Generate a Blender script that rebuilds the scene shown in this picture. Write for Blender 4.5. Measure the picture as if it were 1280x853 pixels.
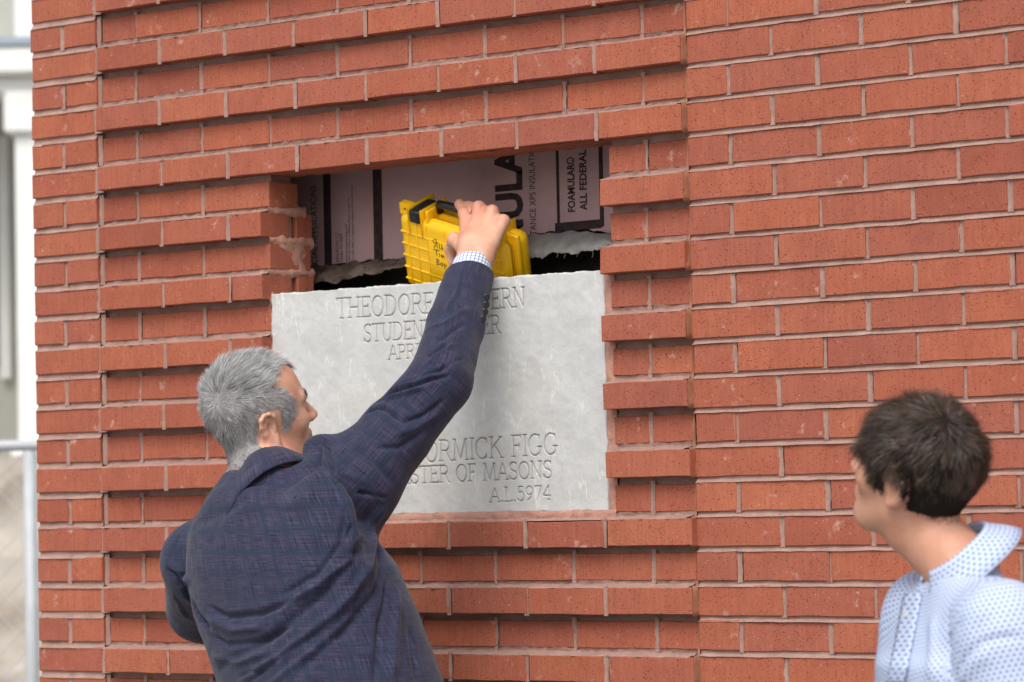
import bpy, bmesh, math, random
import numpy as np
from mathutils import Vector, Matrix, Euler
for o in list(bpy.data.objects): bpy.data.objects.remove(o, do_unlink=True)
S = bpy.context.scene
COL = S.collection
# ------------------------------------------------------------------ camera (solved from the brick grid)
CAM_R = np.array([[0.77732834, 0.62876348, -0.02042373], [-0.04539142, 0.02367678, -0.99868865], [-0.62745539, 0.77723606, 0.0469451]])
CAM_C = np.array([5.6085, -5.4872, 1.5])
FPX = 4319.8
def P(u, v, y):
    """photo pixel -> world point on the plane at depth y (y = 0 is the brick face)"""
    d = CAM_R.T @ np.array([(u-640)/FPX, (v-426.5)/FPX, 1.0])
    return CAM_C + (y-CAM_C[1])/d[1]*d
cd = bpy.data.cameras.new('camera'); cam = bpy.data.objects.new('camera', cd); COL.objects.link(cam)
cd.sensor_width = 36; cd.lens = FPX/1280*36; cd.clip_end = 500; cd.clip_start = 0.1
_m = np.eye(4); _m[:3, 0] = CAM_R[0]; _m[:3, 1] = -CAM_R[1]; _m[:3, 2] = -CAM_R[2]; _m[:3, 3] = CAM_C
cam.matrix_world = Matrix(_m.tolist()); S.camera = cam
cd.dof.use_dof = True; cd.dof.focus_distance = 6.9; cd.dof.aperture_fstop = 5.6
# ------------------------------------------------------------------ sky and sun: bright overcast
W = bpy.data.worlds.new('World'); S.world = W; W.use_nodes = True
wn = W.node_tree.nodes; wl = W.node_tree.links
sky = wn.new('ShaderNodeTexSky'); sky.sky_type = 'NISHITA'; sky.sun_disc = False
SUN_EL, SUN_AZ = math.radians(51), math.radians(158)      # azimuth: compass angle from +Y, clockwise
sky.sun_elevation = SUN_EL; sky.sun_rotation = SUN_AZ; sky.dust_density = 3.0; sky.air_density = 1.0
hs = wn.new('ShaderNodeHueSaturation'); hs.inputs['Saturation'].default_value = 0.25
bg = wn['Background']; bg.inputs['Strength'].default_value = 0.15
wl.new(sky.outputs[0], hs.inputs['Color']); wl.new(hs.outputs[0], bg.inputs['Color'])
sd = bpy.data.lights.new('sun', 'SUN'); sd.energy = 1.5; sd.angle = math.radians(35); sd.color = (1, .97, .93)
sun = bpy.data.objects.new('sun', sd); COL.objects.link(sun)
sdir = Vector((math.sin(SUN_AZ)*math.cos(SUN_EL), math.cos(SUN_AZ)*math.cos(SUN_EL), math.sin(SUN_EL)))
sun.rotation_euler = sdir.to_track_quat('Z', 'Y').to_euler(); sun.location = (4, -6, 9)
S.view_settings.view_transform = 'Standard'; S.view_settings.look = 'None'
S.view_settings.exposure = 0.50; S.view_settings.gamma = 1
# ------------------------------------------------------------------ helpers
rng = np.random.default_rng(7); random.seed(7)
def link(o, parent=None):
    COL.objects.link(o)
    if parent is not None: o.parent = parent
    return o
def tag(o, label=None, cat=None, group=None, kind=None):
    for k, v in (('label', label), ('category', cat), ('group', group), ('kind', kind)):
        if v: o[k] = v
    return o
def empty(name, loc=(0, 0, 0)):
    o = bpy.data.objects.new(name, None); o.location = loc; o.empty_display_size = .1; return link(o)
def mesh_obj(name, verts, faces, mat, parent=None, smooth=False):
    me = bpy.data.meshes.new(name)
    if isinstance(verts, np.ndarray): verts = verts.tolist()
    if isinstance(faces, np.ndarray): faces = faces.tolist()
    me.from_pydata(verts, [], faces)
    if smooth: me.polygons.foreach_set('use_smooth', [True]*len(me.polygons))
    me.materials.append(mat); me.update()
    return link(bpy.data.objects.new(name, me), parent)
def bm_obj(name, bm, mat, parent=None, smooth=False):
    bmesh.ops.recalc_face_normals(bm, faces=bm.faces)
    me = bpy.data.meshes.new(name); bm.to_mesh(me); bm.free()
    if smooth: me.polygons.foreach_set('use_smooth', [True]*len(me.polygons))
    me.materials.append(mat)
    return link(bpy.data.objects.new(name, me), parent)
def box(bm, x0, x1, y0, y1, z0, z1, bev=0, seg=1):
    r = bmesh.ops.create_cube(bm, size=1)
    vs = r['verts']
    for v in vs: v.co = Vector(((x0+x1)/2+v.co.x*(x1-x0), (y0+y1)/2+v.co.y*(y1-y0), (z0+z1)/2+v.co.z*(z1-z0)))
    if bev:
        es = list({e for v in vs for e in v.link_edges})
        bmesh.ops.bevel(bm, geom=es, offset=bev, segments=seg, affect='EDGES', profile=.5)
def tube(pts, r, n=8, cap=True):
    """tapered tube along a polyline -> verts, faces"""
    pts = [Vector(p) for p in pts]; m = len(pts)
    rs = r if hasattr(r, '__len__') else [r]*m
    V = []; F = []; up = Vector((0, 0, 1))
    t0 = (pts[1]-pts[0]).normalized()
    if abs(t0.dot(up)) > .9: up = Vector((1, 0, 0))
    nrm = t0.cross(up).normalized()
    for i in range(m):
        t = (pts[min(i+1, m-1)]-pts[max(i-1, 0)]).normalized()
        nrm = (nrm-t*nrm.dot(t)).normalized(); b = t.cross(nrm)
        for j in range(n):
            a = 2*math.pi*j/n; V.append(pts[i]+(nrm*math.cos(a)+b*math.sin(a))*rs[i])
    for i in range(m-1):
        for j in range(n):
            F.append((i*n+j, i*n+(j+1) % n, (i+1)*n+(j+1) % n, (i+1)*n+j))
    if cap: F.append(tuple(range(n))[::-1]); F.append(tuple((m-1)*n+j for j in range(n)))
    return [tuple(v) for v in V], F
def merge(parts):
    V = []; F = []
    for v, f in parts:
        b = len(V); V += list(v); F += [tuple(i+b for i in q) for q in f]
    return V, F
def _h(ix, iy, iz, seed):
    n = (ix.astype(np.int64)*374761393 + iy.astype(np.int64)*668265263 + iz.astype(np.int64)*2147483647 + seed*974634777) & 0x7fffffff
    n = ((n ^ (n >> 13))*1274126177) & 0x7fffffff
    n = ((n ^ (n >> 16))*668265263) & 0x7fffffff
    return (n & 0xffff)/32767.5-1
def noise(p, seed=0):
    """smooth value noise, p (...,3) -> -1..1"""
    p = np.asarray(p, float); i = np.floor(p); f = p-i; f = f*f*(3-2*f); i = i.astype(np.int64)
    r = 0
    for a in (0, 1):
        for b in (0, 1):
            for c in (0, 1):
                w = (f[..., 0] if a else 1-f[..., 0])*(f[..., 1] if b else 1-f[..., 1])*(f[..., 2] if c else 1-f[..., 2])
                r = r+w*_h(i[..., 0]+a, i[..., 1]+b, i[..., 2]+c, seed)
    return r
def fbm(p, seed=0, oct=4):
    r = 0; a = 1
    for k in range(oct): r = r+a*noise(np.asarray(p)*2**k, seed+k*17); a *= .5
    return r
# ------------------------------------------------------------------ materials
class NT:
    def __init__(s, name, rough=.8, spec=.3):
        s.m = bpy.data.materials.new(name); s.m.use_nodes = True; s.t = s.m.node_tree
        s.b = s.t.nodes['Principled BSDF']; s.b.inputs['Roughness'].default_value = rough
        s.b.inputs['Specular IOR Level'].default_value = spec; s._tc = None
    def n(s, typ, **kw):
        nd = s.t.nodes.new('ShaderNode'+typ)
        for k, v in kw.items():
            if k.startswith('i_'):
                key = k[2:]; key = int(key) if key.isdigit() else key.replace('_', ' ')
                s.set(nd.inputs[key], v)
            else: setattr(nd, k, v)
        return nd
    def set(s, inp, v):
        if isinstance(v, bpy.types.NodeSocket): s.t.links.new(v, inp)
        elif isinstance(v, bpy.types.Node): s.t.links.new(v.outputs[0], inp)
        else:
            if hasattr(inp.default_value, '__len__') and len(inp.default_value) == 4 and len(v) == 3: v = (*v, 1)
            inp.default_value = v
    def tc(s, which='Object'):
        if s._tc is None: s._tc = s.n('TexCoord')
        return s._tc.outputs[which]
    def noise(s, scale, vec=None, detail=3, rough=.55): 
        return s.n('TexNoise', i_Vector=vec if vec is not None else s.tc(), i_Scale=scale, i_Detail=detail, i_Roughness=rough).outputs['Fac']
    def ramp(s, fac, *stops):
        r = s.n('ValToRGB', i_Fac=fac); e = r.color_ramp.elements
        while len(e) < len(stops): e.new(.5)
        for k, (p, c) in enumerate(stops):
            e[k].position = p; e[k].color = (c, c, c, 1) if not hasattr(c, '__len__') else (*c, 1)
        return r.outputs['Color']
    def mix(s, fac, a, b, mode='MIX'):
        nd = s.n('Mix', data_type='RGBA', blend_type=mode)
        s.set(nd.inputs[0], fac); s.set(nd.inputs[6], a); s.set(nd.inputs[7], b); return nd.outputs[2]
    def math(s, op, a, b=0.0, c=0.0):
        nd = s.n('Math', operation=op); s.set(nd.inputs[0], a); s.set(nd.inputs[1], b); s.set(nd.inputs[2], c); return nd.outputs[0]
    def mapping(s, vec, scale=(1, 1, 1), loc=(0, 0, 0)):
        return s.n('Mapping', i_Vector=vec, i_Scale=scale, i_Location=loc).outputs[0]
    def bump(s, h, dist=.001, strength=1.0):
        b = s.n('Bump', i_Height=h, i_Distance=dist, i_Strength=strength); 
        s.t.links.new(b.outputs[0], s.b.inputs['Normal']); return b
    def col(s, c): s.set(s.b.inputs['Base Color'], c); return s
def simple(name, c, rough=.7, spec=.3, var=.12, scale=30, bump=0, metallic=0):
    m = NT(name, rough, spec); n = m.noise(scale)
    m.col(m.mix(m.ramp(n, (.3, 0), (.7, 1)), tuple(x*(1-var) for x in c), tuple(min(1, x*(1+var)) for x in c)))
    if bump: m.bump(m.noise(scale*8), bump)
    m.b.inputs['Metallic'].default_value = metallic
    return m.m
def mat_brick():
    m = NT('brick_clay', .88, .2)
    oi = m.n('ObjectInfo'); rnd = oi.outputs['Random']
    off = m.n('VectorMath', operation='ADD', i_0=m.tc(), i_1=m.n('CombineXYZ', i_X=m.math('MULTIPLY', rnd, 37.0), i_Y=m.math('MULTIPLY', rnd, 11.0), i_Z=m.math('MULTIPLY', rnd, 23.0)).outputs[0]).outputs[0]
    base = m.ramp(rnd, (0, (.31, .094, .058)), (.18, (.40, .122, .068)), (.4, (.355, .115, .073)), (.6, (.42, .130, .070)), (.82, (.335, .106, .070)), (1, (.445, .146, .078)))
    big = m.noise(14, off, 3)
    c = m.mix(m.ramp(big, (.3, 0), (.72, 1)), base, m.mix(1.0, base, (.84, .82, .86), 'MULTIPLY'))
    drag = m.noise(40, m.mapping(off, (4, 1, .35)), 4)                      # wire-cut drag
    c = m.mix(m.ramp(drag, (.38, .28), (.6, 0)), c, (.27, .06, .035))
    grain = m.noise(420, off, 2, .7)
    c = m.mix(m.ramp(grain, (.30, .6), (.45, 0)), c, (.13, .035, .025))
    spk = m.n('TexVoronoi', i_Vector=off, i_Scale=170.0, i_Randomness=1.0)
    c = m.mix(m.ramp(spk.outputs['Distance'], (.14, .95), (.26, 0)), c, m.ramp(m.noise(70, off, 1), (.30, (.05, .02, .017)), (.50, (.09, .03, .022)), (.54, (.3, .09, .055)), (.66, (.33, .1, .06)), (.70, (.55, .34, .26))))
    eff = m.math('MULTIPLY', m.ramp(m.noise(26, off, 5, .7), (.60, 0), (.68, 1)), m.ramp(m.noise(9, off, 2), (.5, 0), (.62, 1)))
    c = m.mix(m.math('MULTIPLY', eff, .55), c, (.56, .38, .31))             # mortar haze
    m.col(c)
    h = m.math('ADD', m.math('MULTIPLY', m.noise(300, off, 3, .7), .6), m.math('MULTIPLY', drag, .5))
    h = m.math('SUBTRACT', h, m.ramp(spk.outputs['Distance'], (.1, .6), (.2, 0)))
    m.bump(h, .0011, .9)
    return m.m
def mat_mortar(name, a, b):
    m = NT(name, .95, .1); n = m.noise(22, None, 5, .65)
    c = m.mix(m.ramp(n, (.3, 0), (.7, 1)), a, b)
    c = m.mix(m.ramp(m.noise(240, None, 2, .7), (.3, .45), (.45, 0)), c, (.2, .12, .095))
    m.col(c); m.bump(m.noise(260, None, 4, .7), .0016, 1.0); return m.m
def mat_stone():
    m = NT('pale_limestone', .75, .25)
    n = m.noise(9, None, 6, .62); c = m.mix(m.ramp(n, (.32, 0), (.68, 1)), (.47, .468, .455), (.57, .565, .548))
    c = m.mix(m.ramp(m.noise(60, None, 4, .7), (.35, .4), (.6, 0)), c, (.43, .43, .422))
    c = m.mix(m.ramp(m.noise(330, None, 2, .7), (.3, .4), (.44, 0)), c, (.36, .37, .37))
    v = m.noise(5, m.mapping(m.tc(), (2.6, 1, .55)), 5, .6)                  # soft vertical veins
    vein = m.math('ABSOLUTE', m.math('SUBTRACT', v, .5))
    c = m.mix(m.math('MULTIPLY', m.ramp(vein, (.0, .55), (.012, 0)), m.ramp(m.noise(14, None, 2), (.5, 0), (.6, 1))), c, (.76, .75, .71))
    c = m.mix(m.math('MULTIPLY', m.ramp(m.noise(4.5, m.mapping(m.tc(), (1, 1, 1), (3, 1, 5)), 4), (.56, 0), (.74, 1)), .35), c, (.52, .475, .41))
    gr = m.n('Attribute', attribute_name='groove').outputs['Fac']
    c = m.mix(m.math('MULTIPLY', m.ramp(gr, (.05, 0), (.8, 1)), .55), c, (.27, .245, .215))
    m.col(c); m.bump(m.noise(380, None, 3, .7), .0007, .7); return m.m
M_BRICK = mat_brick()
M_MORTAR = mat_mortar('pink_mortar', (.285, .172, .142), (.40, .258, .216))
M_MORTAR_TAN = mat_mortar('rose_mortar', (.40, .20, .15), (.52, .29, .22))
M_SEAL = simple('tan_sealant', (.29, .125, .07), .7, .4, .15, 40, .0006)
M_STONE = mat_stone()
# ------------------------------------------------------------------ ground
gm = NT('concrete_paving', .9); gm.col(gm.mix(gm.ramp(gm.noise(1.5, None, 6), (.3, 0), (.7, 1)), (.20, .19, .175), (.28, .27, .25)))
gm.bump(gm.noise(60, None, 4), .002)
g = mesh_obj('ground', [(-120, -60, 0), (120, -60, 0), (120, 160, 0), (-120, 160, 0)], [(0, 1, 2, 3)], gm.m); tag(g, 'pale concrete ground in front of the brick wall', 'ground', kind='structure')
# ------------------------------------------------------------------ brick wall
LZ = 2.4875          # height of bed line 0
BL, BH, MJ = .2032, .06773, .0098
Y_PROJ, Y_REC = -.021, .007
OX0, OX1 = .5035, 1.4225          # masonry opening (stone + hole) along the wall
wall = empty('brick_wall', (.6, .05, 0))
tag(wall, 'red brick building wall with alternate projecting courses and pale mortar', 'wall')
def wl_(o): o.matrix_parent_inverse = Matrix.Translation((-.6, -.05, 0)); return o
def brick_mesh(L, h, depth, seed):
    r = np.random.default_rng(seed); a = L/2; b = h/2
    def ring(ins, y, jit):
        p = []
        xs = (-.5, 0, .5)
        p.append((-a+ins, -b+ins)); p += [(x*a*1.1+r.uniform(-.01, .01), -b+ins+r.normal(0, jit)) for x in xs]; p.append((a-ins, -b+ins))
        p.append((a-ins, b-ins)); p += [(-x*a*1.1+r.uniform(-.01, .01), b-ins+r.normal(0, jit)) for x in xs]; p.append((-a+ins, b-ins))
        return [(x+r.normal(0, jit*.8), y+r.normal(0, .00015), z+r.normal(0, jit*.6)) for x, z in p]
    r1 = ring(.0013, 0, .00045); r2 = [(x*(1+.0016/a) if abs(x) > a*.8 else x, .0017, z*(1+.0014/b)) for x, y, z in r1]; r3 = [(x, depth, z) for x, y, z in r2]
    V = r1+r2+r3; n = 10; F = [tuple(range(n))]
    for k in (0, 1):
        for i in range(n): F.append((k*n+i, (k+1)*n+i, (k+1)*n+(i+1) % n, k*n+(i+1) % n))
    F = [f[::-1] if i else f for i, f in enumerate(F)]
    me = bpy.data.meshes.new('brick'); me.from_pydata(V, [], F); me.materials.append(M_BRICK)
    bm = bmesh.new(); bm.from_mesh(me); bmesh.ops.recalc_face_normals(bm, faces=bm.faces)
    bm.to_mesh(me); bm.free()
    return me
_bc = {}
def bmesh_for(L, depth=.092, h=BH-MJ):
    key = (round(L, 3), round(depth, 3), h)
    if key not in _bc: _bc[key] = [brick_mesh(L, h, depth, 100+i+len(_bc)*10) for i in range(6 if L > .15 else 5)]
    return random.choice(_bc[key])
extra = []      # bricks outside the view, joined
def put_brick(x0, x1, k, y, view=True, depth=.092, jit=1.0, h=BH-MJ):
    if x1-x0 < .02: return
    z = LZ-(k+.5)*BH + random.gauss(0, .0006)*jit
    me = bmesh_for(x1-x0, depth, h)
    yy = y+random.gauss(0, .0009)*jit
    x = (x0+x1)/2+random.gauss(0, .0012)*jit
    if view:
        o = bpy.data.objects.new('brick', me); o.location = (x, yy, z)
        o.rotation_euler = (random.gauss(0, .004), random.gauss(0, .0035)*jit*(.5 if x1-x0 > .15 else 1.2), random.gauss(0, .004))
        if random.random() < .5: o.rotation_euler[1] += 0
        link(o, wall); wl_(o)
    else:
        extra.append((me, x, yy, z))
K0, K1 = -14, 36
XR = 4.2
mort = []      # mortar strips
def strip(p0, p1, half, y, vertical=False, depth=.0035, jit=.0006, step=.024, skew=0.0):
    """concave tooled joint of width 2*half between p0 and p1 (x or z), proud edge y"""
    if vertical: (x, za), (_, zb) = p0, p1; n = max(2, int(abs(zb-za)/.012))
    else: (xa, z), (xb, _) = p0, p1; n = max(2, int(abs(xb-xa)/step))
    V = []; F = []; prof = [(-1, .2), (-.55, .8), (0, 1.0), (.55, .8), (1, .2)]
    for i in range(n+1):
        t = i/n
        for s, d in prof:
            jy = random.gauss(0, jit); js = random.gauss(0, jit*.7)
            off = s*(half+.0012)+js
            yy = y+depth*d+jy+skew*s
            if vertical: V.append((x+off, yy, za+(zb-za)*t))
            else: V.append((xa+(xb-xa)*t, yy, z+off))
    for i in range(n):
        for j in range(4): F.append((i*5+j, i*5+j+1, i*5+6+j, i*5+5+j) if not vertical else (i*5+j, i*5+5+j, i*5+6+j, i*5+1+j))
    mort.append((V, F))
def inview(k): return -3 <= k <= 19
xc = .0
PX0, PX1 = -.2315, -.0195                       # corner pier
CJ0, CJ1 = 1.6265, 1.6335                       # control joint
hj = MJ/2
for k in range(K0, K1+1):
    odd = k % 2 == 1
    zt, zb = LZ-k*BH-hj, LZ-(k+1)*BH+hj
    iv = inview(k)
    # corner pier
    if odd: put_brick(PX0, PX1-.004, k, 0, iv, h=.0540)
    else:
        m_ = (PX0+PX1)/2-.002+random.gauss(0, .002)
        put_brick(PX0, m_-.006, k, 0, iv, h=.0535); put_brick(m_+.006, PX1-.002, k, .0, iv, h=.0535)
        strip((m_, zb-.004), (m_, zt+.004), .006, 0, True)
    # ribbed field
    y = Y_PROJ if odd else Y_REC
    cuts = [0]+[(i if odd else i-.5)*BL for i in range(1, 9)]+([8*BL] if not odd else [])
    cuts = [c+(random.gauss(0, .0015) if 0 < i < len(cuts)-1 else 0) for i, c in enumerate(cuts)]
    hole = 4 <= k <= 14
    for a, b in zip(cuts[:-1], cuts[1:]):
        a_, b_ = a+hj*.9, b-hj*.9
        if a == 0: a_ = .002 if odd else -.0075
        if abs(b-8*BL) < 1e-6: b_ = (CJ1-.0012) if odd else CJ0-.002
        if hole:
            if b_ > OX0-.002 and a_ < OX1-.02:
                if a_ < OX0-.04: b_ = OX0-.003 if odd else OX0-.001; 
                elif b_ > OX1+.04: a_ = OX1+(.003 if odd else .008)
                else: continue
        put_brick(a_, b_, k, y, iv, h=.0525 if odd else .0540)
        if b < 8*BL-.01 and not (hole and OX0-.01 < b < OX1+.0): strip((b, zb-(.0005 if odd else .005)), (b, zt+(.0005 if odd else .005)), hj*.9, y, True, .0025)
    strip((-.0115 if odd else -.0138, zb-(.0005 if odd else .006)), (-.0115 if odd else -.0138, zt+(.0005 if odd else .006)), .0125 if odd else .0062, (-.001 if odd else Y_REC), True, .003)
    # plain field right of the control joint
    i = 0; x = CJ1
    while x < XR:
        L_ = BL-hj if (odd or i) else BL/2-hj
        iv_r = iv and x < 2.52
        x2 = x+(L_ if i else L_-.001)
        put_brick(x, x2, k, 0, iv_r)
        if x2+hj < XR: strip((x2+hj, zb-.003), (x2+hj, zt+.003), hj, 0, True)
        x = x2+2*hj; i += 1
    # bed joint under this course
    zl = LZ-(k+1)*BH
    strip((PX0+.003, zl), (PX1-.002, zl), .0071, 0, depth=.0048, skew=.003)
    strip((CJ1, zl), (XR, zl), hj, 0, depth=.0048, skew=.0032)
    yj = Y_REC+(.009 if odd else .001)
    if 3 <= k <= 14:
        if k not in (3,): strip((-.012, zl), (OX0-.003, zl), .0080, yj, depth=.003, jit=.0013, step=.012, skew=(.0022 if not odd else 0)); 
        else: strip((-.012, zl), (OX0-.003, zl), .0080, yj, depth=.003, jit=.0013, step=.012)
        strip((OX1+.008, zl), (CJ0-.002, zl), .0080, yj, depth=.003, jit=.0013, step=.012)
        if k == 14: strip((OX0-.003, zl), (OX1+.008, zl), .0080, Y_REC+.002, depth=.003, jit=.0014, step=.012)
    else:
        strip((-.012, zl), (CJ0-.002, zl), .0080, yj, depth=.003, jit=.0013, step=.012)
# ledge of ragged mortar on the tops of projecting courses
for k in range(K0, K1+1):
    if k % 2: continue
    zl = LZ-(k+1)*BH-.0073
    spans = [(-.008, CJ0-.006)] if not (4 <= k <= 14) else [(-.008, OX0-.004), (OX1+.006, CJ0-.006)]
    if k == 14: spans = [(-.008, CJ0-.006)]
    for xa, xb in spans:
        n = int((xb-xa)/.011); V = []; F = []
        for i in range(n+1):
            x = xa+(xb-xa)*i/n; e = abs(random.gauss(.001, .0022))
            V += [(x, Y_REC+.004, zl+.0075+random.gauss(0, .001)), (x, Y_REC-.006-e*1.2, zl+.0035+random.gauss(0, .0008)), (x, Y_PROJ+.006-e, zl+.0012), (x, Y_PROJ+.0035-e, zl-.0006)]
        for i in range(n):
            for j in range(3): F.append((i*4+j, i*4+j+1, i*4+5+j, i*4+4+j))
        mort.append((V, F))
V, F = merge(mort)
mo = mesh_obj('mortar', V, F, M_MORTAR, wall, True); wl_(mo); tag(mo, kind='stuff')
# solid core behind the joints (leaves the opening free)
bm = bmesh.new(); yc = .0245; CB = .09
z_lo, z_hi = LZ-(K1+1)*BH, LZ-K0*BH
oz0, oz1 = LZ-15*BH, LZ-4*BH+.0076
box(bm, PX0+.006, OX0-.012, yc, CB, z_lo+.001, z_hi); box(bm, OX1+.012, XR, yc, CB, z_lo+.001, z_hi)
box(bm, OX0-.012, OX1+.012, yc, CB, z_lo+.001, oz0); box(bm, OX0-.012, OX1+.012, yc, CB, oz1+.001, z_hi)
co = bm_obj('wall_core', bm, M_MORTAR, wall); wl_(co)
# bricks past the picture's edges, one joined part
Ve = []; Fe = []
for me, x, y, z in extra:
    b = len(Ve); Ve += [(v.co.x+x, v.co.y+y, v.co.z+z) for v in me.vertices]; Fe += [tuple(i+b for i in p.vertices) for p in me.polygons]
# return of the corner, running back from the pier
rr = random.Random(4)
for k in range(K0, K1+1):
    yb = .097 if k % 2 else .199
    while yb < 3.0:
        me = bmesh_for(BL-MJ); b = len(Ve); z = LZ-(k+.5)*BH
        Ve += [(PX0+v.co.y, yb+(BL-MJ)/2-v.co.x, v.co.z+z) for v in me.vertices]; Fe += [tuple(i+b for i in p.vertices) for p in me.polygons]
        yb += BL
ex = mesh_obj('brickwork_beyond_view', Ve, Fe, M_BRICK, wall); wl_(ex); tag(ex, kind='stuff')
bm = bmesh.new(); box(bm, PX0+.005, PX0+.15, CB+.002, 3.0, z_lo+.002, z_hi-.001); rc = bm_obj('return_core', bm, M_MORTAR, wall); wl_(rc)
# sealant in the control joint: steps in and out with the courses
V = []; F = []; n = 0
for k in range(K0, K1+1):
    odd = k % 2 == 1
    zt, zb = LZ-k*BH, LZ-(k+1)*BH
    y0 = Y_PROJ+.004 if odd else Y_REC+.001
    for z in np.linspace(zt-.004 if odd else zt+.004, zb+.004 if odd else zb-.004, 6):
        j = random.gauss(0, .0006)
        xa = (CJ1-.0016) if odd else CJ0-.003
        V += [(xa+j, y0+random.gauss(0, .0008), z), (xa+(.0012 if odd else .0035)+j*.5, y0+.002+j, z), (CJ1-(.0002 if odd else .003), (-.004 if odd else .004)+random.gauss(0, .0008), z), (CJ1+.0012+random.gauss(0, .0005), .0008, z)]
nr = len(V)//4
for i in range(nr-1):
    for j in range(3): F.append((i*4+j, i*4+4+j, i*4+5+j, i*4+j+1))
so = mesh_obj('sealant_joint', V, F, M_SEAL, wall, True); wl_(so)
so['label'] = 'tan sealant strip in the vertical control joint'
# ---- left jamb inside the opening: deeper bricks, smeared mortar
for k in range(5, 9):
    d0, d1 = .0965, (.148 if k != 6 else .140)
    me = brick_mesh(d1-d0, BH-MJ, .05, 900+k)
    o = bpy.data.objects.new('brick', me); o.location = (OX0-.002+random.uniform(-.002, .001), (d0+d1)/2, LZ-(k+.5)*BH); o.rotation_euler = (0, 0, math.pi/2); link(o, wall); wl_(o)
def lump(name, pts, mat, parent, amp=.004, seed=3, nu=None):
    """lumpy sheet from a grid of points [rows][cols]"""
    g = np.array(pts, float); r, c = g.shape[:2]
    V = g.reshape(-1, 3); V = V+np.stack([fbm(V*60, seed+i, 3) for i in range(3)], 1)*amp
    F = [(i*c+j, i*c+j+1, (i+1)*c+j+1, (i+1)*c+j) for i in range(r-1) for j in range(c-1)]
    return mesh_obj(name, V, F, mat, parent, True)
for k, (ya, yb) in ((4, (.004, .125)), (5, (.006, .15)), (6, (.005, .15)), (7, (.005, .15))):
    zl = LZ-(k+1)*BH; ys = np.linspace(ya, yb, 26)
    G = []
    for s in np.linspace(-1, 1, 7):
        hw = hj+.0035+.006*np.abs(noise(np.stack([ys*40, ys*0+k, ys*0], 1), 5))
        G.append(np.stack([OX0-.0045+.0045*(1-s*s)+.0012*noise(np.stack([ys*160, ys*0+s*6, ys*0+k], 1), 77), ys, zl+s*hw+.001*noise(np.stack([ys*220, ys*0+s*6, ys*0+k], 1), 78)], 1))
    o = lump('jamb_mortar', G, M_MORTAR_TAN, wall, .0016, 30+k); wl_(o)
# mortar smear over brick course 6 in the jamb
zc = LZ-6.5*BH
G = []
for t in np.linspace(0, 1, 12):
    ys = np.linspace(.012+.05*t, .104+.02*math.sin(t*4), 18); G.append(np.stack([np.full(18, OX0-.0010)+.0016*np.sin(np.linspace(0, 3.14, 18)), ys, LZ-6*BH-.002-t*(.02+.036*np.linspace(0, 1, 18)**1.5)], 1))
wl_(lump('jamb_mortar', G, M_MORTAR_TAN, wall, .0016, 44))
G = [[(OX0+.0002-.002*abs(s), .105+s*.012+.006*math.sin(z*150), z) for s in np.linspace(-1, 1, 7)] for z in np.linspace(LZ-6*BH, LZ-7*BH, 10)]
wl_(lump('jamb_mortar', G, M_MORTAR_TAN, wall, .002, 45))
# soffit of the opening: underside of the lintel course with rough mortar
sx = np.linspace(OX0-.02, OX1+.02, 160)
G = [np.stack([sx, np.full_like(sx, y), LZ-4*BH+.0076+.0004+.0012*noise(np.stack([sx*50, sx*0+y*90, sx*0], 1), 9)-.0012*(y > .03)], 1) for y in np.linspace(-.004, .09, 14)]
wl_(lump('lintel_soffit', G, M_BRICK, wall, .0012, 50))
# ------------------------------------------------------------------ cavity behind the opening
M_DARK = simple('cavity_shade_block', (.055, .05, .048), .95, .1, .3, 12, .002)  # near-black block colour stands in for the darkness of the cavity
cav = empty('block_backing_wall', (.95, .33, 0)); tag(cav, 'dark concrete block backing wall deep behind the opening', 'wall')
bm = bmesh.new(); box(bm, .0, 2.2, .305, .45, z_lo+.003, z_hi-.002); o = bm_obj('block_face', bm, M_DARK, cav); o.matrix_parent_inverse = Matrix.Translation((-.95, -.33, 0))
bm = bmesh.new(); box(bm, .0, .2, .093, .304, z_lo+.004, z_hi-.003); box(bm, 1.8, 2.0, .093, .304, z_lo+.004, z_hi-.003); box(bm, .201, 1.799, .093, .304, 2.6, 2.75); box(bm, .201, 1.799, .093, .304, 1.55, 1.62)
o = bm_obj('cavity_dark_liner', bm, M_DARK, cav); o.matrix_parent_inverse = Matrix.Translation((-.95, -.33, 0))  # unseen boxes added round the cavity to keep it dark
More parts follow.
